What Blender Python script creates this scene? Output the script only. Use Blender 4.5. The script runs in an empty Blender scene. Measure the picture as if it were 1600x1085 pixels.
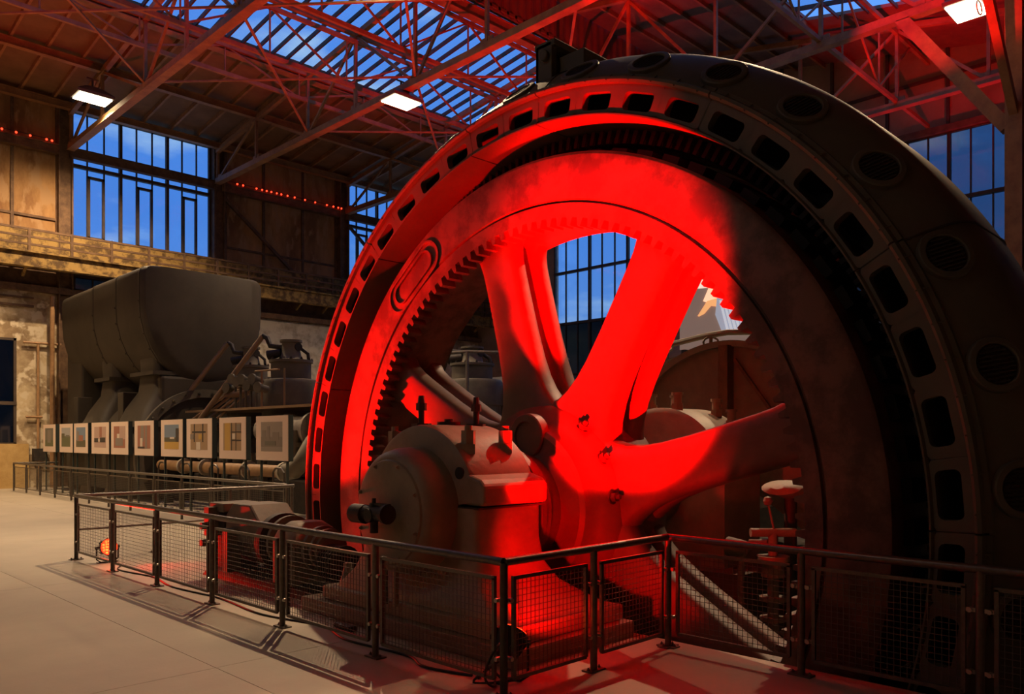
import bpy, math, random
from mathutils import Vector, Matrix
random.seed(7)
S2 = math.sqrt(2); PI = math.pi
C = bpy.context.scene.collection
sc = bpy.context.scene
# ------------------------------------------------------------------ camera
FPX = 1263.0; HC = 2.03; HOR = 685.0
cam_d = bpy.data.cameras.new('camera'); cam = bpy.data.objects.new('camera', cam_d); C.objects.link(cam)
cam.location = (0, 0, HC); cam.rotation_euler = (PI/2, 0, -PI/4)
cam_d.sensor_width = 36; cam_d.lens = FPX/1600*36; cam_d.shift_y = (HOR-542.5)/1600
cam_d.clip_start = 0.05; cam_d.clip_end = 400
sc.camera = cam
# ------------------------------------------------------------------ view
vs = sc.view_settings
vs.view_transform = 'Standard'; vs.look = 'None'; vs.gamma = 1; vs.use_curve_mapping = False; vs.exposure = 0.0
# ------------------------------------------------------------------ world: dusk sky
w = bpy.data.worlds.new('dusk_sky'); sc.world = w; w.use_nodes = True
nt = w.node_tree; nt.nodes.clear()
def N(nt, t, **k):
    n = nt.nodes.new(t)
    for a, b in k.items(): setattr(n, a, b)
    return n
o_ = N(nt, 'ShaderNodeOutputWorld'); bg = N(nt, 'ShaderNodeBackground'); tc = N(nt, 'ShaderNodeTexCoord')
sep = N(nt, 'ShaderNodeSeparateXYZ'); rampz = N(nt, 'ShaderNodeValToRGB')
nt.links.new(tc.outputs['Generated'], sep.inputs[0]); nt.links.new(sep.outputs['Z'], rampz.inputs[0])
rampz.color_ramp.elements[0].position = 0.0; rampz.color_ramp.elements[0].color = (0.10, 0.20, 0.40, 1)
rampz.color_ramp.elements[1].position = 0.6; rampz.color_ramp.elements[1].color = (0.08, 0.22, 0.62, 1)
e = rampz.color_ramp.elements.new(0.25); e.color = (0.05, 0.17, 0.52, 1)
mp = N(nt, 'ShaderNodeMapping'); mp.inputs['Scale'].default_value = (1, 1, 2.6)
nz = N(nt, 'ShaderNodeTexNoise'); nz.inputs['Scale'].default_value = 5.5; nz.inputs['Detail'].default_value = 6
nt.links.new(tc.outputs['Generated'], mp.inputs[0]); nt.links.new(mp.outputs[0], nz.inputs[0])
cr = N(nt, 'ShaderNodeValToRGB'); cr.color_ramp.elements[0].position = 0.53; cr.color_ramp.elements[0].color = (0, 0, 0, 1)
cr.color_ramp.elements[1].position = 0.74; cr.color_ramp.elements[1].color = (1, 1, 1, 1)
nt.links.new(nz.outputs[0], cr.inputs[0])
mx = N(nt, 'ShaderNodeMixRGB'); mx.inputs[2].default_value = (0.34, 0.48, 0.60, 1)
nt.links.new(cr.outputs[0], mx.inputs[0]); nt.links.new(rampz.outputs[0], mx.inputs[1])
nt.links.new(mx.outputs[0], bg.inputs[0]); bg.inputs[1].default_value = 1.9
nt.links.new(bg.outputs[0], o_.inputs[0])
# ------------------------------------------------------------------ lights of the hall (lamps stand / hang where the fixtures are built below)
WARM = (1.0, 0.68, 0.38); RED = (1.0, 0.0, 0.0)
def spot(name, loc, target, watt, size_deg, col, blend=0.5, rad=0.12):
    l = bpy.data.lights.new(name, 'SPOT'); l.energy = watt; l.color = col; l.spot_size = math.radians(size_deg)
    l.spot_blend = blend; l.shadow_soft_size = rad
    o = bpy.data.objects.new(name, l); C.objects.link(o); o.location = loc
    o.rotation_euler = (Vector(target)-Vector(loc)).to_track_quat('-Z', 'Y').to_euler()
    return o
# x, y, z, watt, cone, aim
HALL_LAMPS = [(10.2, 32.2, 14.75, 4600, 150, (10.2, 33.5, 0)), (17.3, 22.8, 13.95, 2200, 112, (18.0, 29.0, 0)), (24.7, 6.9, 14.0, 4000, 84, (7.5, 6.8, 0)),
              (13.0, 18.4, 15.2, 9000, 84, (4.2, 8.6, 0)), (4.2, 29.0, 14.8, 8500, 140, (6.5, 33.0, 0)), (-3.0, 9.0, 13.0, 110, 150, (-3, 9, 0)), (17.3, 8.2, 13.2, 4000, 62, (5.0, 6.4, 0))]  # sixth lamp is an added front fill without a known source
for lx, ly, lz, wt, cn, aim in HALL_LAMPS:
    v = (Vector(aim)-Vector((lx, ly, lz))).normalized()
    spot('hall_lamp_light', Vector((lx, ly, lz))+v*0.3, aim, wt, cn, WARM, 0.6, 0.07)
# red LED floods: (position, aim, watt, cone)
FLOODS = [((4.66, 14.00, 0.25), (7.66, 10.0, 3.6), 15000, 42, 0.8),
          ((4.78, 4.80, 0.34), (7.1, 5.45, 2.8), 50000, 50, 0.8),
          ((1.2, 20.0, 0.30), (5.5, 27.0, 17.0), 5000, 50, 0.6),
          ((16.0, 13.5, 0.30), (17.5, 19.5, 17.0), 12000, 66, 0.6),
          ((27.0, 4.5, 0.30), (31.0, 8.0, 16.5), 9000, 40, 0.6)]
for i, (p, t, wt, cone, bl) in enumerate(FLOODS):
    v = (Vector(t)-Vector(p)).normalized()
    spot('red_flood_light', Vector(p)+v*0.16, t, wt, cone, RED, bl, 0.05)

v = (Vector((7.1, 5.6, 1.2))-Vector((4.78, 4.80, 0.34))).normalized()
spot('red_flood_spill', Vector((4.78, 4.80, 0.34))+v*0.16, (7.1, 5.6, 1.2), 350, 77, RED, 0.6, 0.05)   # wide spill of the same fixture
spot('red_flood_spill', (4.70, 13.86, 0.28), (6.8, 9.5, 2.0), 330, 95, RED, 0.5, 0.05)

# ------------------------------------------------------------------ helpers
ORG = {}
def wloc(o):
    return ORG.get(o.name, Vector((0, 0, 0))) if o else Vector((0, 0, 0))
def setp(o, label=None, cat=None, group=None, kind=None, category=None):
    cat = cat or category
    if label: o['label'] = label
    if cat: o['category'] = cat
    if group: o['group'] = group
    if kind: o['kind'] = kind
    return o
def thing(name, loc, label=None, cat=None, group=None, kind=None):
    o = bpy.data.objects.new(name, None); C.objects.link(o); o.location = loc; o.empty_display_size = 0.2
    ORG[o.name] = Vector(loc)
    return setp(o, label, cat, group, kind)
def P(px, py=None, X=None, Y=None, d=None):
    t = (px-800)/FPX
    if X is not None: Y = X*(1-t)/(1+t)
    elif Y is not None: X = Y*(1+t)/(1-t)
    else: X = d*(1+t)/S2; Y = d*(1-t)/S2
    dd = (X+Y)/S2
    return Vector((X, Y, HC+(HOR-py)/FPX*dd if py is not None else 0))
class MB:
    def __init__(s): s.v = []; s.f = []
    def add(s, vs, fs):
        n = len(s.v); s.v += [tuple(v) for v in vs]; s.f += [tuple(i+n for i in f) for f in fs]; return s
    def box(s, a, b):
        (x0, y0, z0), (x1, y1, z1) = a, b
        x0, x1 = min(x0, x1), max(x0, x1); y0, y1 = min(y0, y1), max(y0, y1); z0, z1 = min(z0, z1), max(z0, z1)
        return s.add([(x0,y0,z0),(x1,y0,z0),(x1,y1,z0),(x0,y1,z0),(x0,y0,z1),(x1,y0,z1),(x1,y1,z1),(x0,y1,z1)],
                     [(0,3,2,1),(4,5,6,7),(0,1,5,4),(1,2,6,5),(2,3,7,6),(3,0,4,7)])
    def bar(s, p, q, wd, h=None, up=(0,0,1)):
        p = Vector(p); q = Vector(q); h = h or wd; d = (q-p).normalized(); u = Vector(up)
        if abs(d.dot(u)) > 0.98: u = Vector((1, 0, 0))
        a = d.cross(u).normalized()*wd/2; b = a.cross(d).normalized()*h/2
        return s.add([p-a-b, p+a-b, p+a+b, p-a+b, q-a-b, q+a-b, q+a+b, q-a+b],
                     [(0,3,2,1),(4,5,6,7),(0,1,5,4),(1,2,6,5),(2,3,7,6),(3,0,4,7)])
    def cyl(s, p, q, r, r2=None, n=16, cap=True):
        p = Vector(p); q = Vector(q); r2 = r if r2 is None else r2; d = (q-p).normalized()
        u = Vector((0, 0, 1)) if abs(d.z) < 0.9 else Vector((1, 0, 0))
        a = d.cross(u).normalized(); b = d.cross(a)
        ring = [a*math.cos(2*PI*i/n)+b*math.sin(2*PI*i/n) for i in range(n)]
        vs_ = [p+c*r for c in ring]+[q+c*r2 for c in ring]
        fs = [(i, (i+1) % n, n+(i+1) % n, n+i) for i in range(n)]
        if cap: fs += [tuple(reversed(range(n))), tuple(range(n, 2*n))]
        return s.add(vs_, fs)
    def tube(s, pts, r, n=8):
        pts = [Vector(p) for p in pts]; rings = []; up = Vector((0, 0, 1)); pa = None
        for i, p in enumerate(pts):
            d = (pts[min(i+1, len(pts)-1)]-pts[max(i-1, 0)]).normalized()
            if pa is None:
                u = up if abs(d.z) < 0.9 else Vector((1, 0, 0)); a = d.cross(u).normalized()
            else: a = (pa-d*pa.dot(d)).normalized()
            b = d.cross(a); pa = a
            rings.append([p+(a*math.cos(2*PI*k/n)+b*math.sin(2*PI*k/n))*r for k in range(n)])
        vs_ = [v for rg in rings for v in rg]; m = len(pts)
        fs = [(i*n+k, i*n+(k+1) % n, (i+1)*n+(k+1) % n, (i+1)*n+k) for i in range(m-1) for k in range(n)]
        fs += [tuple(reversed(range(n))), tuple(range((m-1)*n, m*n))]
        return s.add(vs_, fs)
    def lathe(s, c, axis, prof, n=48, a0=0, a1=360, close=False):
        # prof: (t along axis, radius) ; axis vector; angle measured from +Y toward +Z when axis = X
        c = Vector(c); ax = Vector(axis).normalized()
        if abs(ax.x) > 0.9: u = Vector((0, 1, 0)); v = Vector((0, 0, 1))
        elif abs(ax.y) > 0.9: u = Vector((1, 0, 0)); v = Vector((0, 0, 1))
        else: u = Vector((1, 0, 0)); v = Vector((0, 1, 0))
        full = abs(a1-a0) >= 359.9; m = n if full else n+1
        vs_ = []; L = len(prof)
        for i in range(m):
            an = math.radians(a0+(a1-a0)*i/n); r_ = u*math.cos(an)+v*math.sin(an)
            vs_ += [c+ax*t+r_*r for t, r in prof]
        fs = []
        for i in range(n):
            j = (i+1) % m if full else i+1
            for k in range(L if close else L-1):
                k2 = (k+1) % L
                fs.append((i*L+k, j*L+k, j*L+k2, i*L+k2))
        if not full and close:
            fs.append(tuple(range(L))); fs.append(tuple(reversed([n*L+k for k in range(L)])))
        return s.add(vs_, fs)
    def prism(s, poly, d):   # poly = 3D points, d = extrude vector
        n = len(poly); d = Vector(d); vs_ = [Vector(p) for p in poly]+[Vector(p)+d for p in poly]
        return s.add(vs_, [tuple(range(n)), tuple(reversed(range(n, 2*n)))]+[(i, i+n, (i+1) % n+n, (i+1) % n) for i in range(n)])
    def loft(s, rings, cap=True):
        n = len(rings[0]); vs_ = [v for r in rings for v in r]; m = len(rings)
        fs = [(i*n+k, i*n+(k+1) % n, (i+1)*n+(k+1) % n, (i+1)*n+k) for i in range(m-1) for k in range(n)]
        if cap: fs += [tuple(reversed(range(n))), tuple(range((m-1)*n, m*n))]
        return s.add(vs_, fs)
    def hexbolt(s, p, axis, r=0.03, h=0.03):
        p = Vector(p); axis = Vector(axis).normalized()
        s.cyl(p, p+axis*h*0.3, r*1.4, n=12); s.cyl(p+axis*h*0.3, p+axis*h*1.2, r, n=6); s.cyl(p+axis*h*1.2, p+axis*h*2, r*0.5, n=8); return s
    def mesh(s, name, m, off=Vector((0, 0, 0)), smooth=True):
        me = bpy.data.meshes.new(name); me.from_pydata([(v[0]-off.x, v[1]-off.y, v[2]-off.z) for v in s.v], [], s.f)
        import bmesh
        bm = bmesh.new(); bm.from_mesh(me); bmesh.ops.recalc_face_normals(bm, faces=bm.faces); bm.to_mesh(me); bm.free()
        if smooth:
            me.shade_smooth(); me.set_sharp_from_angle(angle=math.radians(38))
        me.materials.append(m); me.update(); return me
    def build(s, name, m, parent=None, org=None, smooth=True, bevel=0, **kw):
        base = wloc(parent) if parent else Vector((0, 0, 0))
        if org is None:
            if parent: org = base
            else:
                xs = [v[0] for v in s.v]; ys = [v[1] for v in s.v]; zs = [v[2] for v in s.v]
                org = Vector(((min(xs)+max(xs))/2, (min(ys)+max(ys))/2, min(zs)))
        org = Vector(org)
        o = bpy.data.objects.new(name, s.mesh(name, m, org, smooth)); C.objects.link(o)
        o.location = org-base; ORG[o.name] = org
        if parent: o.parent = parent
        if bevel:
            b = o.modifiers.new('bevel', 'BEVEL'); b.width = bevel; b.segments = 2; b.limit_method = 'ANGLE'; b.angle_limit = math.radians(40)
        return setp(o, **kw)
def inst(name, me, loc, parent=None, rot=None, scale=None, **kw):
    o = bpy.data.objects.new(name, me); C.objects.link(o)
    o.location = Vector(loc)-wloc(parent)
    ORG[o.name] = Vector(loc)
    if rot: o.rotation_euler = rot
    if scale: o.scale = scale
    if parent: o.parent = parent
    return setp(o, **kw)

# ------------------------------------------------------------------ materials
def mat(name, col, col2=None, scale=3.0, rough=0.6, metal=0.0, bump=0.0, bscale=30, emit=None, contrast=(0.38, 0.62), spec=0.4, col3=None, stretch=None):
    m = bpy.data.materials.new(name); m.use_nodes = True; nt = m.node_tree; b = nt.nodes['Principled BSDF']
    b.inputs['Roughness'].default_value = rough; b.inputs['Metallic'].default_value = metal
    b.inputs['Specular IOR Level'].default_value = spec
    b.inputs['Base Color'].default_value = (*col, 1)
    tc = N(nt, 'ShaderNodeTexCoord')
    geo = N(nt, 'ShaderNodeNewGeometry')
    vec = geo.outputs['Position']
    if stretch:
        mp = N(nt, 'ShaderNodeMapping'); mp.inputs['Scale'].default_value = stretch
        nt.links.new(vec, mp.inputs[0]); vec = mp.outputs[0]
    if col2:
        nz = N(nt, 'ShaderNodeTexNoise'); nz.inputs['Scale'].default_value = scale; nz.inputs['Detail'].default_value = 8; nz.inputs['Roughness'].default_value = 0.65
        nt.links.new(vec, nz.inputs[0])
        cr = N(nt, 'ShaderNodeValToRGB'); cr.color_ramp.elements[0].position = contrast[0]; cr.color_ramp.elements[1].position = contrast[1]
        cr.color_ramp.elements[0].color = (*col, 1); cr.color_ramp.elements[1].color = (*col2, 1)
        nt.links.new(nz.outputs[0], cr.inputs[0]); out = cr.outputs[0]
        if col3:
            n2 = N(nt, 'ShaderNodeTexNoise'); n2.inputs['Scale'].default_value = scale*3.1; n2.inputs['Detail'].default_value = 10
            nt.links.new(vec, n2.inputs[0])
            c2 = N(nt, 'ShaderNodeValToRGB'); c2.color_ramp.elements[0].position = 0.52; c2.color_ramp.elements[1].position = 0.6
            nt.links.new(n2.outputs[0], c2.inputs[0]); mx = N(nt, 'ShaderNodeMixRGB'); mx.inputs[2].default_value = (*col3, 1)
            nt.links.new(c2.outputs[0], mx.inputs[0]); nt.links.new(out, mx.inputs[1]); out = mx.outputs[0]
        nt.links.new(out, b.inputs['Base Color'])
    if bump:
        n3 = N(nt, 'ShaderNodeTexNoise'); n3.inputs['Scale'].default_value = bscale; n3.inputs['Detail'].default_value = 5
        nt.links.new(vec, n3.inputs[0]); bp = N(nt, 'ShaderNodeBump'); bp.inputs['Strength'].default_value = bump; bp.inputs['Distance'].default_value = 0.02
        nt.links.new(n3.outputs[0], bp.inputs['Height']); nt.links.new(bp.outputs[0], b.inputs['Normal'])
    if emit:
        b.inputs['Emission Color'].default_value = (*emit[0], 1); b.inputs['Emission Strength'].default_value = emit[1]
    return m
def glassmat(name, tint, gl=0.08):
    m = bpy.data.materials.new(name); m.use_nodes = True; nt = m.node_tree; nt.nodes.clear()
    o = N(nt, 'ShaderNodeOutputMaterial'); t = N(nt, 'ShaderNodeBsdfTransparent'); g = N(nt, 'ShaderNodeBsdfGlossy'); mx = N(nt, 'ShaderNodeMixShader')
    t.inputs[0].default_value = (*tint, 1); g.inputs['Roughness'].default_value = 0.08; g.inputs[0].default_value = (0.8, 0.8, 0.8, 1); mx.inputs[0].default_value = gl
    nt.links.new(t.outputs[0], mx.inputs[1]); nt.links.new(g.outputs[0], mx.inputs[2]); nt.links.new(mx.outputs[0], o.inputs[0]); return m
M = {}
M['stator'] = mat('stator_paint', (0.088, 0.078, 0.056), (0.115, 0.100, 0.070), 1.3, 0.6, bump=0.12, bscale=14)
M['rotor'] = mat('rotor_iron', (0.095, 0.045, 0.032), (0.19, 0.09, 0.065), 2.2, 0.5, bump=0.25, bscale=9, contrast=(0.42, 0.56))
M['arm'] = mat('arm_iron', (0.11, 0.06, 0.042), (0.16, 0.09, 0.065), 1.5, 0.5, bump=0.2, bscale=9)
M['dark'] = mat('black_iron', (0.025, 0.022, 0.02), (0.045, 0.035, 0.028), 6, 0.6, bump=0.2)
M['grey'] = mat('machine_grey', (0.11, 0.097, 0.072), (0.17, 0.15, 0.11), 1.2, 0.55, bump=0.15, bscale=12)
M['bearing'] = mat('bearing_paint', (0.20, 0.165, 0.115), (0.27, 0.225, 0.16), 2.5, 0.5, bump=0.15, bscale=16)
M['duct'] = mat('duct_iron', (0.045, 0.037, 0.027), (0.064, 0.052, 0.037), 0.7, 0.65, bump=0.12, bscale=8)
M['fence'] = mat('galvanised_dark', (0.11, 0.098, 0.085), (0.15, 0.13, 0.11), 20, 0.38, 0.6)
M['wire'] = mat('mesh_wire', (0.12, 0.10, 0.085), rough=0.45, metal=0.5)
M['steel'] = mat('bright_steel', (0.42, 0.38, 0.33), rough=0.35, metal=0.8)
M['floor'] = mat('concrete_floor', (0.33, 0.285, 0.225), (0.42, 0.365, 0.285), 0.55, 0.55, bump=0.06, bscale=25, contrast=(0.3, 0.7))
M['sub'] = mat('concrete_joint', (0.14, 0.12, 0.10), rough=0.9)
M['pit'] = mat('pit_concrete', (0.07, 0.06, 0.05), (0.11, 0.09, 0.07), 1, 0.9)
M['plinth'] = mat('plinth_paint', (0.17, 0.145, 0.11), (0.22, 0.19, 0.14), 3, 0.6, bump=0.2)
M['plaster'] = mat('peeling_plaster', (0.52, 0.42, 0.27), (0.24, 0.17, 0.10), 0.9, 0.9, bump=0.4, bscale=6, contrast=(0.42, 0.62), col3=(0.60, 0.52, 0.38))
M['white'] = mat('old_white_plaster', (0.55, 0.50, 0.40), (0.27, 0.23, 0.17), 1.6, 0.9, bump=0.3, bscale=6, contrast=(0.45, 0.68))
M['panel'] = mat('stained_panel', (0.42, 0.24, 0.10), (0.20, 0.10, 0.04), 0.9, 0.85, bump=0.35, bscale=5, contrast=(0.38, 0.64), stretch=(1, 1, 0.4), col3=(0.36, 0.22, 0.11))
M['panelb'] = mat('tan_plaster', (0.42, 0.28, 0.19), (0.25, 0.15, 0.10), 0.6, 0.9, bump=0.2, bscale=4, contrast=(0.3, 0.7))
M['rust'] = mat('rusty_steel', (0.17, 0.10, 0.055), (0.09, 0.05, 0.03), 3, 0.75, bump=0.3)
M['gallery'] = mat('gallery_rust', (0.34, 0.22, 0.07), (0.10, 0.06, 0.025), 2.6, 0.8, bump=0.3, contrast=(0.44, 0.58))
M['truss'] = mat('truss_paint', (0.34, 0.18, 0.075), (0.22, 0.11, 0.05), 2, 0.6)
M['roof'] = mat('roof_deck', (0.22, 0.125, 0.065), (0.16, 0.09, 0.045), 0.8, 0.85)
M['corr'] = mat('corrugated_sheet', (0.22, 0.12, 0.09), (0.15, 0.08, 0.06), 1, 0.7)
M['bars'] = mat('window_bars', (0.055, 0.04, 0.032), (0.08, 0.055, 0.04), 4, 0.7)
M['glass'] = glassmat('window_glass', (0.86, 0.90, 0.93)); M['glass_dirty'] = glassmat('dirty_glass', (0.42, 0.44, 0.46), 0.10)
M['glass_low'] = glassmat('dark_glass', (0.10, 0.10, 0.10), 0.10)  # even dark tint for the lower panes and lower windows
M['pipe_or'] = mat('ochre_pipe', (0.42, 0.25, 0.12), (0.30, 0.17, 0.08), 3, 0.5)
M['pipe_wh'] = mat('pale_pipe', (0.50, 0.45, 0.35), (0.30, 0.26, 0.2), 4, 0.6)
M['rod'] = mat('oiled_rod', (0.33, 0.22, 0.13), rough=0.4, metal=0.3)
M['board'] = mat('board_edge', (0.035, 0.05, 0.045), rough=0.6)
M['mount'] = mat('white_mount', (0.85, 0.68, 0.55), rough=0.7)
M['lamp_body'] = mat('lamp_housing', (0.10, 0.09, 0.08), rough=0.5)
M['lamp_glow'] = mat('lamp_glass', (1, 1, 1), emit=((1.0, 0.82, 0.5), 14.0))
M['led'] = mat('red_led_lens', (0.6, 0.05, 0.02), emit=((1.0, 0.02, 0.004), 9.0))
M['led_hot'] = mat('red_led_core', (0.9, 0.3, 0.05), emit=((1.0, 0.14, 0.02), 7.0))
M['bulb'] = mat('red_bulb', (0.8, 0.05, 0.02), emit=((1.0, 0.03, 0.01), 6.0))
M['black'] = mat('black_plastic', (0.02, 0.02, 0.02), rough=0.5)
M['brick'] = mat('yellow_plinth', (0.55, 0.38, 0.16), (0.42, 0.27, 0.10), 1.5, 0.9, bump=0.3)
M['coil'] = mat('coil_black', (0.010, 0.009, 0.008), rough=0.8)
M['grille'] = mat('port_grille', (0.045, 0.035, 0.028), rough=0.8, bump=0.6, bscale=60)
def flat(name, c, emit=0):
    return mat(name, c, rough=0.7, emit=(c, emit) if emit else None)

# ================================================================== SETTING
FZ = 0.0; WA = 37.5; WB = 34.5; COLY = 5.7; RIDGE = 21.7
XP0, XP1, YP0, YP1 = 6.86, 14.0, -3.4, 12.4      # pit
# floor slabs
fl = thing('floor', (0, 0, 0), kind='structure')
sub = MB()
sub.box((-12, -14, -0.5), (XP0, WA, -0.14)); sub.box((XP0, YP1, -0.5), (WB, WA, -0.14)); sub.box((XP1, -14, -0.5), (WB, YP1, -0.14)); sub.box((XP0, -14, -0.5), (XP1, YP0, -0.14))
sub.build('sub_base', M['sub'], fl, smooth=False)
def slab(x0, y0, x1, y1):
    g = 0.003; b = MB(); b.box((x0+g, y0+g, -0.14), (x1-g, y1-g, 0)); b.build('floor_slab', M['floor'], fl, org=((x0+x1)/2, (y0+y1)/2, -0.14), smooth=False)
xs = [-12, -6, 0, 3.2, XP0]
ys = [-14, -8, -3.4, 1.6, 6.9, 12.4, 18, 24, 30, WA]
for a, b in zip(xs, xs[1:]):
    for c, d in zip(ys, ys[1:]): slab(a, c, b, d)
for a, b in ((XP0, 14), (14, 21), (21, 28), (28, WB)):
    for c, d in zip(ys, ys[1:]):
        if a == XP0 and -3.41 < c and d < 12.5: continue
        slab(a, c, b, d)
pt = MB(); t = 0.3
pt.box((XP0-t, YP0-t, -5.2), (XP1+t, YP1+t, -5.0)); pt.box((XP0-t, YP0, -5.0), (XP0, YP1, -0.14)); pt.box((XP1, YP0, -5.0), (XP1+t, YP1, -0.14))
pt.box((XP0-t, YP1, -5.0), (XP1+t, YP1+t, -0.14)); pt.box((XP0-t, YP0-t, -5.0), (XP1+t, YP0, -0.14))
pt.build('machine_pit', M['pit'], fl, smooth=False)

def zroofA(y): return 16.15+0.12*(WA-y)
def zroofB(y): return 19.6-0.20*(RIDGE-y)

# ---- wall A (left)
wa = thing('wall_left', (18, WA, 0), kind='structure')
b = MB(); b.box((-12, WA, 0), (6.9, WA+0.4, 8.3)); b.box((9.0, WA, 0), (WB, WA+0.4, 8.3)); b.box((6.9, WA, 0), (9.0, WA+0.4, 1.75)); b.box((6.9, WA, 6.1), (9.0, WA+0.4, 8.3))
b.build('plaster_wall', M['plaster'], wa, smooth=False)
b = MB(); b.box((-12, WA-0.16, 0), (9.4, WA, 1.8)); b.build('painted_plinth', M['brick'], wa, smooth=False)
b = MB(); b.box((17.2, WA-0.03, 4.5), (27, WA, 8.0)); b.build('whitewashed_area', M['white'], wa, smooth=False)
b = MB(); b.box((-12, WA+0.05, 8.3), (11.1, WA+0.4, 9.6)); b.box((13.6, WA+0.05, 8.3), (WB, WA+0.4, 9.6)); b.build('frieze', M['rust'], wa, smooth=False)
b = MB(); b.box((-12, WA-0.3, 8.05), (WB, WA, 8.3)); b.build('ledge', M['rust'], wa, smooth=False)
b = MB(); b.box((-12, WA-0.02, 7.4), (9.6, WA-0.1, 7.5)); b.box((-12, WA-0.02, 7.75), (9.6, WA-0.1, 7.82)); b.build('conduit', M['rust'], wa, smooth=False)
# upper infill panels between steel strips
def wall_panels(parent, xs, zs, mt, y0=WA+0.1, axis='x', name='wall_panel', ztop=None):
    for i in range(len(xs)-1):
        for j in range(len(zs)-1):
            g = 0.05; pr = random.uniform(0, 0.05)
            bb = MB(); z1 = zs[j+1]-g
            if axis == 'x': bb.box((xs[i]+g, y0-pr, zs[j]+g), (xs[i+1]-g, y0+0.15, z1))
            else: bb.box((y0-pr, xs[i]+g, zs[j]+g), (y0+0.15, xs[i+1]-g, z1))
            bb.build(name, mt, parent, org=bb.v[0], smooth=False)
    bb = MB()
    for x in xs:
        if axis == 'x': bb.box((x-0.06, y0-0.09, zs[0]), (x+0.06, y0+0.2, zs[-1]))
        else: bb.box((y0-0.09, x-0.06, zs[0]), (y0+0.2, x+0.06, zs[-1]))
    for z in zs:
        if axis == 'x': bb.box((xs[0], y0-0.08, z-0.05), (xs[-1], y0+0.2, z+0.05))
        else: bb.box((y0-0.08, xs[0], z-0.05), (y0+0.2, xs[-1], z+0.05))
    bb.build('wall_framing', M['rust'], parent, smooth=False)
wall_panels(wa, [-5, -3, -1, 1, 3, 5, 6.9, 8.85, 10.5], [9.6, 11.2, 14.0, 16.2], M['panel'])
wall_panels(wa, [17.9, 19.9, 22.1, 24.1], [9.6, 11.3, 14.0, 16.2], M['panel'])
wall_panels(wa, [31.2, 33, WB], [9.6, 11.3, 14.0, 16.2], M['panel'])
b = MB(); b.box((-12, WA+0.3, 9.6), (10.9, WA+0.42, 16.6)); b.box((17.3, WA+0.3, 9.6), (24.6, WA+0.42, 16.6)); b.box((31, WA+0.3, 9.6), (WB, WA+0.42, 16.6)); b.box((-12, WA+0.3, 16.0), (WB, WA+0.42, 16.8))
b.build('backing_wall', M['rust'], wa, smooth=False)
for x in (4.6, 10.75, 17.45, 24.45, 31.1):
    b = MB(); b.box((x-0.28, WA-0.32, 0), (x-0.22, WA+0.1, 16.1)); b.box((x+0.22, WA-0.32, 0), (x+0.28, WA+0.1, 16.1)); b.box((x-0.25, WA-0.14, 0), (x+0.25, WA-0.08, 16.1))
    b.build('steel_column', M['rust'], wa, org=(x, WA-0.1, 0), smooth=False)
for (x0, x1) in ((-12, 10.5), (17.6, 24.2), (31.3, WB), (10.9, 17.2), (24.6, 31)):
    b = MB(); b.box((x0, WA-0.25, 13.95), (x1, WA-0.05, 14.25)); b.box((x0, WA-0.3, 14.25), (x1, WA-0.02, 14.31)); b.box((x0, WA-0.3, 13.9), (x1, WA-0.02, 13.96)); b.build('wall_rail', M['rust'], wa, smooth=False)
b = MB(); b.bar((17.7, WA-0.2, 13.6), (21.6, WA-0.2, 10.4), 0.14); b.bar((24.7, WA-0.2, 13.6), (28.6, WA-0.2, 10.4), 0.14); b.build('wall_brace', M['rust'], wa, smooth=False)
# small pipes on lower wall
b = MB(); b.cyl((9.75, WA-0.12, 0.4), (9.75, WA-0.12, 6.0), 0.05, n=8); b.cyl((9.2, WA-0.14, 5.95), (10.6, WA-0.14, 5.95), 0.05, n=8); b.cyl((9.3, WA-0.14, 2.9), (9.9, WA-0.14, 2.9), 0.05, n=8)
b.cyl((10.2, WA-0.4, 0), (10.2, WA-0.4, 7.9), 0.09, n=8); b.build('wall_pipe', M['pipe_or'], wa)
b = MB(); b.box((9.55, WA-0.3, 1.1), (10.0, WA-0.02, 1.6)); b.build('switch_box', M['dark'], wa, smooth=False)

def window(n, wall, u0, u1, z0, z1, heavy, thin, hz, gmat, axis='x', pos=WA, lowz=None, vmin=None):
    o = thing('window_%d' % n, (u0 if axis == 'x' else pos, pos if axis == 'x' else u0, z0), kind='structure')
    def bx(bb, ua, ub, za, zb, da, db):
        if axis == 'x': bb.box((ua, pos+da, za), (ub, pos+db, zb))
        else: bb.box((pos+da, ua, za), (pos+db, ub, zb))
    fr = MB()
    bx(fr, u0, u0+0.1, z0, z1, 0, 0.15); bx(fr, u1-0.1, u1, z0, z1, 0, 0.15); bx(fr, u0, u1, z0, z0+0.1, 0, 0.15); bx(fr, u0, u1, z1-0.1, z1, 0, 0.15)
    fr.build('window_frame', M['bars'], o, smooth=False)
    for u in heavy:
        bb = MB(); bx(bb, u-0.06, u+0.06, z0, z1, -0.02, 0.16); bb.build('mullion', M['bars'], o, org=bb.v[0], smooth=False)
    for z in hz:
        bb = MB(); bx(bb, u0, u1, z-0.07, z+0.07, -0.03, 0.17); bb.build('transom', M['bars'], o, org=bb.v[0], smooth=False)
    us = sorted([u0]+list(heavy)+list(thin)+[u1])
    for u in thin:
        bb = MB(); bx(bb, u-0.025, u+0.025, z0, z1, 0.02, 0.12); bb.build('glazing_bar', M['bars'], o, org=bb.v[0], smooth=False)
    zz = [z0]+sorted(hz)+[z1]
    for a, c in zip(us, us[1:]):
        for e_, f_ in zip(zz, zz[1:]):
            g = gmat
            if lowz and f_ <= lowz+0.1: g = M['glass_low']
            bb = MB(); bx(bb, a, c, e_, f_, 0.06, 0.07); bb.build('pane', g, o, org=bb.v[0], smooth=False)
    return o
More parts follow.
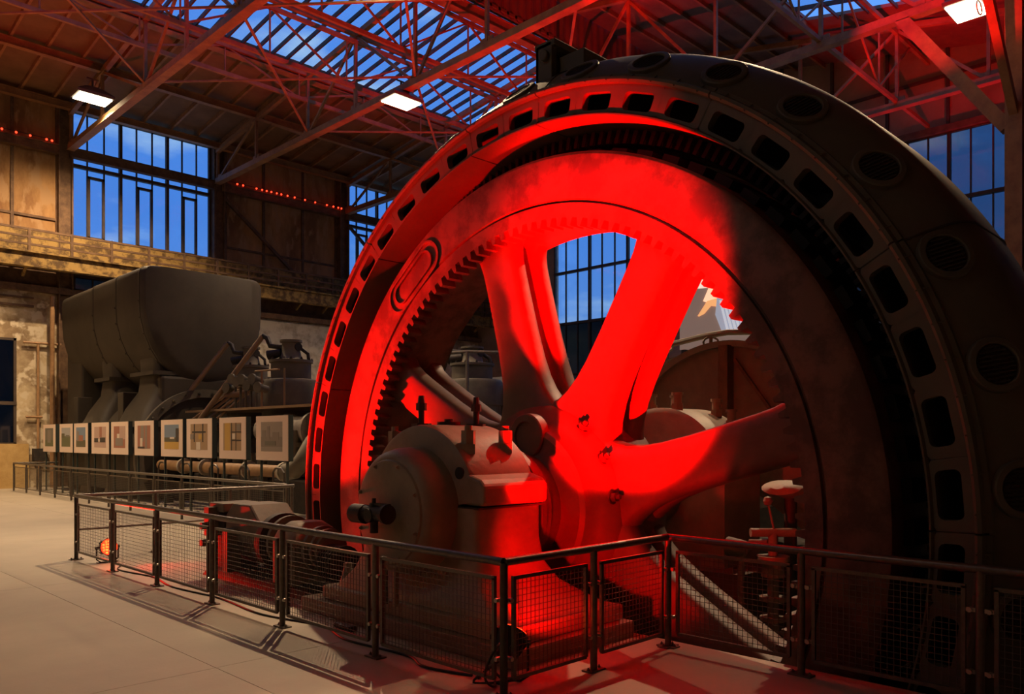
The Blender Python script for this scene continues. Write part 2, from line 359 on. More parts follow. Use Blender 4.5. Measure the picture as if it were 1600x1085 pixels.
# window 1 of wall A (px 108-332): extra sash frames
def wallA_window(n, x0):
    L = 6.15; hv = [x0+L*k/3 for k in (1, 2)]; th = [x0+L*k/9 for k in (1, 2, 4, 5, 7, 8)]
    o = window(n, wa, x0, x0+L, 9.6, 16.1, hv, th, [10.6, 13.65], M['glass'])
    for k in (1, 4, 7):
        a = x0+L*k/9; c = a+L/9; bb = MB()
        for (p, q, r, s) in ((a, a+0.09, 10.6, 13.3), (c-0.09, c, 10.6, 13.3), (a, c, 13.2, 13.3), (a, c, 10.6, 10.7)):
            bb.box((p, WA-0.05, r), (q, WA+0.1, s))
        bb.build('sash_frame', M['bars'], o, smooth=False)
    return o
wallA_window(1, 11.0); wallA_window(2, 24.75)
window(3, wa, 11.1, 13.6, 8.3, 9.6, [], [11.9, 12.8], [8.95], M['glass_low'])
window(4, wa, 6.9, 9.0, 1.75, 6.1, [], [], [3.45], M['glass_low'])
# gallery / crane runway along wall A
ga = thing('gallery_walkway', (18, WA-0.6, 9.2), 'rusty yellow steel gallery with railing running along the left wall under its windows', 'gallery')
b = MB(); b.box((-12, WA-1.15, 9.25), (WB, WA-0.32, 9.33)); b.build('walkway_deck', M['gallery'], ga, smooth=False)
b = MB(); b.box((-12, WA-1.3, 8.85), (WB, WA-1.17, 9.45)); b.box((-12, WA-1.42, 9.4), (WB, WA-1.08, 9.47)); b.box((-12, WA-1.42, 8.83), (WB, WA-1.08, 8.9)); b.build('runway_beam', M['gallery'], ga, smooth=False)
for z in (9.75, 10.05, 10.35):
    b = MB(); b.box((-12, WA-1.25, z-0.04), (WB, WA-1.18, z+0.04)); b.build('railing_bar', M['rust'], ga, smooth=False)
b = MB(); b.box((-12, WA-0.3, 9.6), (WB, WA-0.26, 10.5)); b.build('back_plate', M['gallery'], ga, smooth=False)
pm = MB().box((-0.045, -0.045, 0), (0.045, 0.045, 0.95)).mesh('railing_post', M['rust'], smooth=False)
bk = MB().bar((0, 0, 0), (0, 0.9, -0.55), 0.1, 0.12).mesh('bracket', M['gallery'], smooth=False)
x = -11
while x < WB-0.5:
    inst('railing_post', pm, (x, WA-1.21, 9.45), ga)
    if int(x) % 2: inst('bracket', bk, (x, WA-1.15, 9.2), ga)
    x += 1.55
# red lamp chain on the rail
ch = thing('light_chain', (21, WA-0.4, 14.4), 'string of small red lamps along the steel rail high on left wall', 'string light')
b = MB(); b.cyl((-2, WA-0.36, 14.4), (10.2, WA-0.36, 14.4), 0.015, n=5); b.cyl((17.9, WA-0.36, 14.4), (24.3, WA-0.36, 14.4), 0.015, n=5); b.build('cable', M['black'], ch)
bm_ = MB().lathe((0, 0, 0), (0, 0, 1), [(-0.045, 0.001), (-0.03, 0.035), (0, 0.045), (0.03, 0.035), (0.045, 0.001)], 8).mesh('bulb', M['bulb'])
for x in [18.3, 18.6, 19.3, 19.6, 19.85, 20.1, 20.4, 20.65, 21.0, 21.4, 22.0, 22.6, 23.3, 23.7, 24.0, 24.2, 8.4, 8.9, 9.4, 10.2, 10.0]:
    inst('bulb', bm_, (x, WA-0.36, 14.36), ch)

# ---- wall B (right)
wb = thing('wall_right', (WB, 20, 0), kind='structure')
b = MB(); b.box((WB, -14, 0), (WB+0.4, WA+0.4, 3.2)); b.box((WB, -14, 3.2), (WB+0.4, -8, 16)); b.build('plaster_wall', M['white'], wb, smooth=False)
winB = [(0.2, 7.7), (8.0, 14.9), (15.6, 22.4), (23.3, 31.1)]
prev = -8
for k, (a, c) in enumerate(winB):
    b = MB(); b.box((WB, prev, 3.2), (WB+0.4, a, 14.2)); b.build('pier', M['panelb'], wb, smooth=False, org=(WB, a, 3.2)); prev = c
    nh = round((c-a)/2.33); hv = [a+(c-a)*i/nh for i in range(1, nh)]; th = [a+(c-a)*i/(nh*3) for i in range(1, nh*3) if i % 3]
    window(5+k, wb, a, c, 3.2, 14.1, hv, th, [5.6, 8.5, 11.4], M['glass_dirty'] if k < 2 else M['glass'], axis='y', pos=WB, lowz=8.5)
b = MB(); b.box((WB, prev, 3.2), (WB+0.4, WA+0.4, 14.2)); b.build('pier', M['panelb'], wb, smooth=False)
yy = [-8, -4, 0, 3, 5.8, 8.0, 10.3, 12.6, 14.9, 17.2, 19.5, 21.8, 24.1, 26.5, 29, 31.5, 34.5, WA]
for a, c in zip(yy, yy[1:]):
    za = zroofB(a) if c < RIDGE+0.2 else zroofA(a); zc = zroofB(c) if c < RIDGE+0.2 else zroofA(c)
    za = max(za, 15.8); zc = max(zc, 15.8)
    g = 0.04; b = MB(); b.prism([(WB-0.02, a+g, 14.25), (WB-0.02, c-g, 14.25), (WB-0.02, c-g, zc+0.3), (WB-0.02, a+g, za+0.3)], (0.3, 0, 0)); b.build('wall_panel', M['panelb'], wb, org=(WB, a, 14.2), smooth=False)
    b = MB(); b.box((WB-0.12, a-0.06, 14.2), (WB+0.2, a+0.06, za)); b.build('wall_stud', M['bars'], wb, org=(WB, a, 14.2), smooth=False)
b = MB(); b.box((WB-0.2, -8, 14.05), (WB+0.1, WA, 14.3)); b.build('wall_rail', M['rust'], wb, smooth=False)
b = MB(); b.box((WB-0.12, -8, 16.2), (WB+0.0, WA, 16.32)); b.build('wall_rail', M['bars'], wb, smooth=False)
# unseen sides closing the hall
b = MB(); b.box((-12.4, -14, 0), (-12, WA, 16)); b.build('wall_back', M['panelb'], smooth=False, kind='structure')
b = MB(); b.box((-12, -14.4, 0), (WB, -14, 16)); b.build('wall_near', M['panelb'], smooth=False, kind='structure')

# ---- roof
ce = thing('ceiling', (18, 20, 16), kind='structure')
SK0, SK1 = 22.0, 29.2
def roofplate(x0, x1, y0, y1, zf, m, name='roof_deck', dz=0.12):
    bb = MB(); bb.prism([(x0, y0, zf(y0)), (x0, y1, zf(y1)), (x0, y1, zf(y1)+dz), (x0, y0, zf(y0)+dz)], (x1-x0, 0, 0)); return bb.build(name, m, ce, org=(x0, y0, zf(y0)), smooth=False)
roofplate(-12, WB, SK1, WA+0.4, zroofA, M['roof']); 
roofplate(-12, 3.4, RIDGE, SK1, zroofA, M['roof'])
roofplate(3.4, WB, RIDGE, SK0, zroofA, M['roof'])
# red corrugated clerestory side between the two roof slopes
bb = MB(); n = 420; x0 = -12; dx = (WB+12)/n; zt = 19.75; zb = zroofA(RIDGE)-0.1; vs_ = []; fs_ = []
for i in range(n+1):
    yy_ = RIDGE+(0.05 if i % 4 in (0, 1) else 0); vs_ += [(x0+i*dx, yy_, zb), (x0+i*dx, yy_, zt)]
for i in range(n): fs_.append((2*i, 2*i+2, 2*i+3, 2*i+1))
bb.add(vs_, fs_); bb.build('corrugated_side', M['corr'], ce, smooth=False)
# slope B
KB0, KB1, KX = 7.6, 13.9, 29.9
roofplate(-12, WB, KB1, RIDGE, zroofB, M['corr']); roofplate(-12, WB, COLY-0.4, KB0, zroofB, M['corr']); roofplate(KX, WB, KB0, KB1, zroofB, M['corr']); roofplate(-12, 12, KB0, KB1, zroofB, M['corr'])
b = MB(); b.box((-12, -14, 16.0), (WB, COLY-0.3, 16.3)); b.build('aisle_roof', M['roof'], ce, smooth=False)
# joists under slope A
x = -11.4
while x < WB:
    bb = MB(); bb.bar((x, SK1, zroofA(SK1)-0.09), (x, WA, zroofA(WA)-0.09), 0.09, 0.18); bb.build('roof_joist', M['truss'], ce, org=(x, SK1, 17), smooth=False); x += 1.2
y = 6.5
for k in range(12):
    if not KB0 < y < KB1:
        bb = MB(); bb.bar((-12, y, zroofB(y)-0.09), (WB, y, zroofB(y)-0.09), 0.09, 0.18); bb.build('roof_joist', M['truss'], ce, org=(0, y, 17), smooth=False)
    y += 1.25
# skylights
def skylight(n, x0, x1, y0, y1, zf, step):
    o = thing('window_%d' % n, (x0, y0, zf(y0)), kind='structure')
    k = int((x1-x0)/step); ym = (y0+y1)/2
    for i in range(k+1):
        x = x0+i*step
        bb = MB(); bb.bar((x, y0, zf(y0)), (x, y1, zf(y1)), 0.06, 0.16); bb.build('glazing_bar', M['bars'], o, org=(x, y0, zf(y0)), smooth=False)
    for (a, c) in ((y0, ym), (ym, y1)):
        me = MB().prism([(0.0, 0, 0), (step, 0, 0), (step, c-a, zf(c)-zf(a)), (0.0, c-a, zf(c)-zf(a))], (0, 0, 0.01)).mesh('pane', M['glass'], smooth=False)
        for i in range(k): inst('pane', me, (x0+i*step, a, zf(a)+0.08), o)
    return o
skylight(9, 3.4, WB-0.2, SK0, SK1, zroofA, 0.62)
skylight(10, 12.0, KX, KB0, KB1, zroofB, 1.2)
bb = MB()
for y in (8.6, 9.6, 10.6, 11.6, 12.7): bb.bar((12, y, zroofB(y)-0.08), (KX, y, zroofB(y)-0.08), 0.06, 0.12)
bb.build('purlin', M['bars'], ce, smooth=False)
# purlins along X
for y, wd, hh in ((SK1, 0.22, 0.42), (33.3, 0.14, 0.26), (SK0, 0.2, 0.4), (36.9, 0.15, 0.25), (25.6, 0.1, 0.2)):
    bb = MB(); z = zroofA(y)-0.35; bb.bar((-12, y, z), (WB, y, z), wd, hh); bb.bar((-12, y, z+hh/2), (WB, y, z+hh/2), wd*1.8, 0.03); bb.bar((-12, y, z-hh/2), (WB, y, z-hh/2), wd*1.8, 0.03)
    bb.build('purlin', M['truss'], ce, smooth=False)
# lattice girders along X
def girder(y, z0, z1, lab, WB=WB-0.15):
    o = thing('lattice_girder', (18, y, z0), lab, 'girder')
    for z in (z0, z1):
        bb = MB(); bb.bar((-11, y, z), (WB, y, z), 0.12, 0.14); bb.build('chord', M['truss'], o, smooth=False)
    x = -11; k = 0; st = 3.1
    while x+st < WB:
        bb = MB(); p = (x, y, z0 if k % 2 else z1); q = (x+st, y, z1 if k % 2 else z0); bb.bar(p, q, 0.06, 0.06); bb.build('diagonal', M['truss'], o, org=p, smooth=False)
        bb = MB(); bb.bar((x, y, z0), (x, y, z1), 0.05, 0.05); bb.build('vertical', M['truss'], o, org=(x, y, z0), smooth=False)
        x += st; k += 1
girder(29.0, 15.7, 16.75, 'long lattice girder below the wall-side edge of the big skylight')
girder(25.6, 15.2, 16.9, 'long lattice girder crossing under the middle of the big skylight')
girder(22.3, 15.4, 17.4, 'long lattice girder beside the red corrugated clerestory')
girder(11.0, 14.4, 16.9, 'long lattice girder under the far right roof slope')
# trusses along Y
BC = 14.25
def truss(x, lab):
    o = thing('roof_truss', (x, WA, BC), lab, 'roof truss', None)
    bb = MB()
    for dz in (0,): 
        bb.bar((x-0.09, WA-0.35, BC), (x-0.09, COLY, BC), 0.05, 0.24); bb.bar((x+0.09, WA-0.35, BC), (x+0.09, COLY, BC), 0.05, 0.24); bb.bar((x, WA-0.35, BC-0.12), (x, COLY, BC-0.12), 0.30, 0.02)
    bb.build('bottom_chord', M['truss'], o, smooth=False)
    bb = MB(); bb.bar((x, WA-0.35, zroofA(WA)-0.45), (x, RIDGE, zroofA(RIDGE)-0.45), 0.18, 0.2); bb.build('top_chord', M['truss'], o, smooth=False)
    bb = MB(); bb.bar((x, RIDGE, zroofB(RIDGE)-0.35), (x, COLY, zroofB(COLY)-0.35), 0.18, 0.2); bb.build('top_chord', M['truss'], o, smooth=False)
    ysn = [WA-0.4, 33.3, 29.0, 25.6, 22.0, 18.4, 14.7, 11.0, 8.0, COLY]
    zt = lambda y: (zroofA(y) if y > RIDGE else zroofB(y))-0.45
    for i, y in enumerate(ysn):
        bb = MB(); bb.bar((x, y, BC), (x, y, zt(y)), 0.11, 0.11); bb.build('vertical', M['truss'], o, org=(x, y, BC), smooth=False)
        if i < len(ysn)-1:
            y2 = ysn[i+1]; p = (x, y, BC if i % 2 == 0 else zt(y)); q = (x, y2, zt(y2) if i % 2 == 0 else BC)
            bb = MB(); bb.bar(p, q, 0.09, 0.1); bb.build('diagonal', M['truss'], o, org=p, smooth=False)
            bb = MB(); bb.box((x-0.03, y-0.28, BC), (x+0.03, y+0.28, BC+0.3)); bb.build('gusset', M['truss'], o, org=(x, y, BC), smooth=False)
    return o
TX = [4.6, 10.9, 17.3, 24.6, 31.0]
TL = ['roof truss nearest the camera, above the far left corner of the frame', 'roof truss landing on the column left of the first high window', 'roof truss carrying the lamp at the centre top of the picture',
      'roof truss carrying the lamp at the upper right', 'farthest roof truss beside the right wall']
for x, l in zip(TX, TL): truss(x, l)
# horizontal wind bracing between trusses
wbz = thing('wind_bracing', (14, 20, 14.3), 'crossed diagonal tie bars between the roof trusses at bottom chord level', 'bracing')
for (xa, xb) in zip(TX, TX[1:]):
    for (ya, yb) in ((29.0, 22.0), (22.0, 14.7)):
        for s in (0, 1):
            p = (xa, ya if s else yb, BC+0.16+0.05*s); q = (xb, yb if s else ya, BC+0.16+0.05*s); bb = MB(); bb.bar(p, q, 0.08, 0.05); bb.build('tie_bar', M['truss'], wbz, org=p, smooth=False)
# column at the right with knee braces
col = thing('steel_column', (24.6, COLY, 0), 'riveted steel column at the right edge carrying the roof truss', 'column')
b = MB(); b.box((24.3, COLY-0.2, 0), (24.36, COLY+0.2, 16.2)); b.box((24.84, COLY-0.2, 0), (24.9, COLY+0.2, 16.2)); b.box((24.36, COLY-0.03, 0), (24.84, COLY+0.03, 16.2)); b.build('shaft', M['truss'], col, smooth=False)
b = MB(); b.bar((24.6, COLY+0.2, 10.3), (24.6, 8.6, 14.2), 0.3, 0.34); b.build('knee_brace', M['truss'], col, smooth=False)
b = MB(); b.bar((24.4, COLY, 10.6), (20.5, COLY, 14.2), 0.2, 0.24); b.build('knee_brace', M['truss'], col, smooth=False)
b = MB(); b.bar((-11, COLY, 14.4), (WB, COLY, 14.4), 0.25, 0.4); b.build('edge_beam', M['truss'], ce, smooth=False)

# ---- hanging hall lamps
def high_bay(x, y, z, lab):
    o = thing('hanging_lamp', (x, y, z), lab, 'lamp', 'hall floodlights on the roof trusses')
    b = MB(); L = 0.62; Wd = 0.45
    ring = lambda s, zz: [(x-L*s, y-Wd*s, zz), (x+L*s, y-Wd*s, zz), (x+L*s, y+Wd*s, zz), (x-L*s, y+Wd*s, zz)]
    b.loft([ring(1.0, z-0.12), ring(1.04, z-0.02), ring(0.5, z+0.22), ring(0.22, z+0.3)]); b.build('reflector', M['lamp_body'], o, smooth=False)
    b = MB(); b.box((x-L*0.9, y-Wd*0.9, z-0.16), (x+L*0.9, y+Wd*0.9, z-0.125)); b.build('glowing_diffuser', M['lamp_glow'], o, smooth=False)
    b = MB(); b.cyl((x, y, z+0.28), (x, y, z+0.6), 0.04, n=8); b.cyl((x-0.2, y, z+0.6), (x+0.2, y, z+0.6), 0.03, n=8); b.build('hanger', M['lamp_body'], o)
LL = ['lit floodlight under the roof above the first high window', 'lit floodlight hanging at the centre top below the skylight', 'lit floodlight at the top right corner of the roof',
      'floodlight above the near machine out of frame', 'floodlight near the left wall out of frame', 'dim fill light added over the visitors floor out of frame', 'floodlight above the wheel out of frame']
for (lx, ly, lz, wt, cn, aim), l in zip(HALL_LAMPS, LL): high_bay(lx, ly, lz, l)
cb = MB(); 
for k in range(2):
    c0 = P(1530+k*22, 12, Y=6.0); cb.tube([(c0.x+0.22*math.cos(a*PI/6), c0.y, c0.z+0.16*math.sin(a*PI/6)) for a in range(13)], 0.02, 6)
cb.build('cable_loop', M['steel'], label='loose white cable loops beside the top right floodlight', category='cable')

# ================================================================== THE GENERATOR WHEEL
AY, AZ = 6.77, 1.20
def rot(an, r, x): a = math.radians(an); return Vector((x, AY+r*math.cos(a), AZ+r*math.sin(a)))
st = thing('generator_stator', (8.0, AY, -5.0), 'giant ring shaped stator casing of the generator with oblong and round openings', 'generator ring')
# face segments with oblong windows
def cell(b, a_c, aw, r0, r1, h0, h1, hw, X0, X1, nn=6):
    # outer boundary loop and hole loop in (angle, radius) with matching counts
    hole = []; cr = 0.055; rm = (h0+h1)/2; degr = lambda m: math.degrees(m/rm)
    for (sx, sy, st_) in ((1, 1, 0), (-1, 1, 90), (-1, -1, 180), (1, -1, 270)):
        cx = sx*(hw-degr(cr)); cy = (h1-cr) if sy > 0 else (h0+cr)
        for k in range(nn):
            t = math.radians(st_+90*k/(nn-1)); hole.append((a_c+cx+degr(cr)*math.cos(t), cy+cr*math.sin(t)))
    out = []
    for k, (sx, sy) in enumerate(((1, 1), (-1, 1), (-1, -1), (1, -1))):
        nx = ((-1, 1), (-1, -1), (1, -1), (1, 1))[k]
        prevc = ((1, -1), (1, 1), (-1, 1), (-1, -1))[k]
        for j in range(nn):
            f = j/(nn-1)
            # go from midpoint(prev,cur) to cur to midpoint(cur,next)
            if f < 0.5:
                g = f/0.5; u = (sx+prevc[0])/2*(1-g)+sx*g; v = (sy+prevc[1])/2*(1-g)+sy*g
            else:
                g = (f-0.5)/0.5; u = sx*(1-g)+(sx+nx[0])/2*g; v = sy*(1-g)+(sy+nx[1])/2*g
            out.append((a_c+u*aw/2, r0+(v+1)/2*(r1-r0)))
    n = len(hole)
    vs_ = [rot(a, r, X0) for a, r in out]+[rot(a, r, X0) for a, r in hole]+[rot(a, r, X1) for a, r in hole]+[rot(a, r, X1) for a, r in out]
    fs_ = []
    for i in range(n):
        j = (i+1) % n
        for q in range(3): fs_.append((q*n+i, q*n+j, (q+1)*n+j, (q+1)*n+i))
    b.add(vs_, fs_)
W0 = 92.6; XF = 7.0
for s in range(13):
    a_s = W0+28.8*s; nw = 4 if s < 12 else 2
    b = MB(); gap = 0.10
    for k in range(nw):
        aw = 7.2; c = a_s+7.2*(k+0.5)
        if k == 0: aw2 = (c-3.6+gap, c+3.6)
        elif k == nw-1: aw2 = (c-3.6, c+3.6-gap)
        else: aw2 = (c-3.6, c+3.6)
        cell(b, c, aw2[1]-aw2[0], 4.56, 4.90, 4.605, 4.80, 2.45, XF, XF+0.10)
    # inner lip wall, outer ridge
    L_ = 7.2*nw
    b.lathe((0, AY, AZ), (1, 0, 0), [(XF-0.03, 4.56), (XF-0.03, 4.545), (XF+0.62, 4.545), (XF+0.62, 4.58), (XF+0.02, 4.58), (XF+0.0, 4.575)], int(L_), a_s+gap, a_s+L_-gap, close=True)
    b.build('face_segment', M['stator'], st, org=rot(a_s, 4.7, XF))
    b = MB(); b.lathe((0, AY, AZ), (1, 0, 0), [(XF+0.05, 4.87), (XF-0.05, 4.88), (XF-0.07, 4.905), (XF-0.06, 4.935), (XF-0.0, 4.95), (XF+0.02, 4.985), (XF+0.10, 4.99), (XF+0.1, 4.87)], int(L_), a_s+gap, a_s+L_-gap, close=True)
    b.build('clamping_rim', M['stator'], st, org=rot(a_s, 4.9, XF))
    b = MB()
    for k in range(nw):
        for q in (1.8, 5.4):
            a_ = a_s+7.2*k+q; p0 = rot(a_, 4.89, XF-0.075); p1 = rot(a_, 4.975, XF-0.0); b = MB(); b.bar(p0, p1, 0.012, 0.012, up=(1, 0, 0)); b.build('rim_lug', M['stator'], st, org=p0)
# bulging outer shell
prof = [(7.04, 4.96), (7.09, 5.01), (7.16, 5.09), (7.25, 5.18), (7.35, 5.26), (7.46, 5.325), (7.58, 5.365), (7.72, 5.385), (8.6, 5.385), (8.75, 5.36), (8.9, 5.28), (9.05, 5.15), (9.15, 4.97)]
b = MB(); b.lathe((0, AY, AZ), (1, 0, 0), prof, 240); b.build('outer_shell', M['stator'], st)
b = MB(); b.lathe((0, AY, AZ), (1, 0, 0), [(9.15, 4.97), (9.15, 4.5), (8.75, 4.5), (8.75, 4.10), (8.68, 4.10), (8.68, 4.6)], 120); b.build('rear_face', M['stator'], st)  # inner flange added to keep sky light out of the air gap
for a_ in (92.6, 150.2, 35.0, 207.8):
    b = MB()
    pr2 = [(x, r+0.012) for x, r in prof]; b.lathe((0, AY, AZ), (1, 0, 0), pr2+[(x, r-0.02) for x, r in reversed(prof)], 1, a_-0.10, a_+0.10, close=True)
    b.build('joint_strip', M['dark'], st)
# laminated core and windings
b = MB(); b.lathe((0, AY, AZ), (1, 0, 0), [(7.62, 4.94), (7.62, 4.60), (7.72, 4.33), (8.6, 4.33), (8.7, 4.6), (8.7, 4.95)], 160); b.build('laminated_core', M['coil'], st)
b = MB()
for k in range(220):
    a_ = k*360/220; p = rot(a_, 4.36, 7.52); q = rot(a_, 4.52, 7.54); b.bar(p, q, 0.05, 0.08, up=(1, 0, 0)); b.bar(rot(a_+0.3, 4.39, 7.5), rot(a_+0.3, 4.39, 7.75), 0.035, 0.05)
b.build('coil_ends', M['coil'], st, kind='stuff')
# round ports with raised rings
nrm = Vector((-0.66, 0.75))
for k in range(32):
    a_ = 86.4+11.1*k
    if a_ > 86.4+360-12: break
    c = rot(a_, 5.15, 7.225); a = math.radians(a_)
    radial = Vector((0, math.cos(a), math.sin(a))); tang = Vector((0, -math.sin(a), math.cos(a)))
    nn_ = (Vector((nrm.x, 0, 0))+radial*nrm.y).normalized(); oth = nn_.cross(tang).normalized()
    rings = []
    for (rr, hh) in ((0.172, -0.03), (0.172, 0.028), (0.182, 0.036), (0.222, 0.032), (0.232, 0.022), (0.238, -0.07)):
        rings.append([c+(tang*math.cos(2*PI*i/36)+oth*math.sin(2*PI*i/36))*rr+nn_*hh for i in range(36)])
    b = MB(); b.loft(rings, cap=False); rg = b.build('port_ring', M['stator'], st, org=c)
    b = MB(); b.loft([[c+(tang*math.cos(2*PI*i/24)+oth*math.sin(2*PI*i/24))*rr+nn_*0.012 for i in range(24)] for rr in (0.168, 0.01)], cap=True)
    for q in range(-4, 5):
        hw_ = math.sqrt(max(0.0, 0.160**2-(q*0.036)**2)); p_ = c+tang*q*0.036+nn_*0.016
        b.bar(p_-oth*hw_, p_+oth*hw_, 0.012, 0.012, up=nn_)
    b.build('port_grille', M['grille'], rg, smooth=False)
# lifting lug on top
b = MB()
c = rot(90.5, 5.30, 7.62); a = math.radians(90.5); 
b.box((7.36, c.y-0.05, 6.36), (7.46, c.y+0.22, 6.92)); b.box((8.0, c.y-0.05, 6.45), (8.1, c.y+0.22, 6.92)); b.box((7.36, c.y+0.16, 6.4), (8.1, c.y+0.22, 6.92)); b.box((7.36, c.y-0.1, 6.86), (8.12, c.y+0.24, 6.94)); b.box((7.5, c.y-0.45, 6.5), (8.0, c.y-0.05, 6.75))
b.cyl((7.3, c.y+0.05, 6.75), (7.36, c.y+0.05, 6.75), 0.07)
b.build('lifting_lug', M['stator'], st, bevel=0.012, smooth=False)
# ---- rotor wheel
ro = thing('flywheel_rotor', (7.6, AY, -3.05), 'huge eight armed iron rotor wheel glowing under red light inside the stator ring', 'flywheel')
b = MB(); b.lathe((0, AY, AZ), (1, 0, 0), [(7.36, 3.47), (7.12, 3.47), (7.10, 3.48), (7.10, 3.615), (7.145, 3.62), (7.145, 3.645), (7.115, 3.65), (7.10, 3.66), (7.10, 4.16), (7.13, 4.2), (8.15, 4.2), (8.15, 3.47), (7.36, 3.47)], 240)
b.build('rim', M['rotor'], ro)
b = MB()
for k in range(72):
    a_ = k*5; p = rot(a_, 4.2, 7.75); q = rot(a_, 4.29, 7.75); b.bar(p, q, 0.22, 0.7, up=(1, 0, 0))
b.build('pole_shoes', M['coil'], ro, kind='stuff', smooth=False)
# barring gear
NT = 134; ring0 = []; 
for k in range(NT):
    for (f, r) in ((0.02, 3.45), (0.14, 3.355), (0.44, 3.355), (0.56, 3.45)):
        ring0.append((360*(k+f)/NT, r))
inn = [rot(a_, r, 7.10) for a_, r in ring0]; inn2 = [rot(a_, r, 7.34) for a_, r in ring0]
out_ = [rot(a_, 3.482, 7.10) for a_, r in ring0]; out2 = [rot(a_, 3.482, 7.34) for a_, r in ring0]
n = len(inn); b = MB(); vs_ = out_+inn+inn2+out2; fs_ = []
for i in range(n):
    j = (i+1) % n
    for q in range(3): fs_.append((q*n+i, q*n+j, (q+1)*n+j, (q+1)*n+i))
b.add(vs_, fs_); b.build('barring_gear', M['rotor'], ro, smooth=False)
def armmesh(hx, thick, wscale):
    rings = []; rs = [0.7, 1.0, 1.12, 1.25, 1.4, 1.6, 1.85, 2.2, 2.7, 3.0, 3.2, 3.35, 3.44, 3.5]
    for r in rs:
        w_ = wscale*(0.285+0.36*math.exp(-max(0, r-1.05)/0.30)+0.16*math.exp(-(3.5-r)/0.10)); tt = thick/2*(1+0.35*math.exp(-max(0, r-1.05)/0.3))
        rg = []
        for i in range(24):
            a = 2*PI*i/24; ca, sa = math.cos(a), math.sin(a); e_ = 0.52
            rg.append(Vector((hx+tt*math.copysign(abs(sa)**e_, sa), w_*math.copysign(abs(ca)**e_, ca), r)))
        rings.append(rg)
    return rings
A0 = 29.5
for (hx, th_) in ((7.47, 0.34), (7.98, 0.30)):
    rg = armmesh(hx, th_, 1.0 if hx < 7.6 else 0.85)
    for k in range(8):
        an = A0+45*k; a = math.radians(an); b = MB()
        rr = [[Vector((v.x, AY+v.z*math.cos(a)-v.y*math.sin(a), AZ+v.z*math.sin(a)+v.y*math.cos(a))) for v in r] for r in rg]
        b.loft(rr); b.build('arm', M['arm'], ro, org=rot(an, 1.2, hx))
b = MB(); b.lathe((0, AY, AZ), (1, 0, 0), [(6.72, 0.3), (6.72, 0.62), (6.75, 0.66), (6.90, 0.66), (6.92, 0.72), (6.92, 0.92), (6.96, 0.97), (7.05, 0.99), (7.12, 1.06), (7.22, 1.2), (7.34, 1.26), (8.12, 1.26), (8.2, 1.2), (8.3, 1.0), (8.5, 0.9), (8.5, 0.3)], 96)
b.build('hub', M['arm'], ro)
b = MB()
for k in (1, 5):
    an = A0+22.5+45*k; c = rot(an, 0.86, 6.92); b = MB()
    b.lathe((c.x, c.y, c.z), (1, 0, 0), [(0.1, 0.27), (-0.02, 0.27), (-0.035, 0.255), (-0.035, 0.18), (-0.01, 0.17), (-0.01, 0.001)], 24); b.build('hub_boss', M['arm'], ro, org=c)
b = MB()
for (an, xx) in ((150, 7.18), (150, 7.5), (128, 7.18), (128, 7.5), (172, 7.18), (172, 7.5)):
    p = rot(an, 1.18, xx); d_ = (p-Vector((xx, AY, AZ))); b = MB(); b.hexbolt(p, d_, 0.055, 0.06); b.build('hub_bolt', M['dark'], ro, org=p)
b = MB(); b.cyl((5.2, AY, AZ), (13.6, AY, AZ), 0.36, n=32); b.build('shaft', M['steel'], ro)
b = MB(); b.lathe((0, AY, AZ), (1, 0, 0), [(6.42, 0.36), (6.42, 0.74), (6.46, 0.78), (6.54, 0.78), (6.54, 0.6), (6.60, 0.6), (6.60, 0.72), (6.68, 0.72), (6.68, 0.36)], 64); b.build('shaft_collar', M['arm'], ro)
# stadium cover on the rim front
def stadium(b, c, ang, half, r, depth0, depth1, wd):
    t_ = math.radians(ang); e1 = Vector((0, math.cos(t_), math.sin(t_))); e2 = Vector((0, -math.sin(t_), math.cos(t_)))
    pts = []
    for i in range(13): a = -PI/2+PI*i/12; pts.append((half+r*math.cos(a), r*math.sin(a)))
    for i in range(13): a = PI/2+PI*i/12; pts.append((-half+r*math.cos(a), r*math.sin(a)))
    sc_ = (r-wd)/r; o = [c+e1*u+e2*v for u, v in pts]
    i_ = [c+e1*(math.copysign(half, u)+(u-math.copysign(half, u))*sc_)+e2*v*sc_ for u, v in pts]
    n = len(pts); X0 = Vector((depth0, 0, 0)); X1 = Vector((depth1, 0, 0))
    vs_ = [p+X1 for p in o]+[p+X0 for p in o]+[p+X0 for p in i_]+[p+X1 for p in i_]; fs_ = []
    for i in range(n):
        j = (i+1) % n
        for q in range(3): fs_.append((q*n+i, q*n+j, (q+1)*n+j, (q+1)*n+i))
    b.add(vs_, fs_)
for k in range(2):
    an = 53.5+180*k; cc = rot(an, 3.85, 7.10)
    b = MB(); stadium(b, cc, an+90, 0.40, 0.235, -0.022, 0.0, 0.03); stadium(b, cc, an+90, 0.33, 0.15, -0.03, 0.0, 0.022)
    b.build('oblong_cover', M['rotor'], ro, org=cc)

# ================================================================== NEAR BEARING PEDESTAL
pd = thing('bearing_pedestal', (5.8, AY, 0), 'heavy domed bearing pedestal carrying the wheel shaft on a stepped base', 'bearing')
b = MB(); b.box((4.98, 4.95, 0), (6.72, 8.50, 0.17)); b.build('base_plate', M['plinth'], pd, smooth=False, bevel=0.02)
b = MB(); b.box((5.08, 5.05, 0.17), (6.68, 8.20, 0.33)); b.build('base_step', M['plinth'], pd, smooth=False, bevel=0.03)
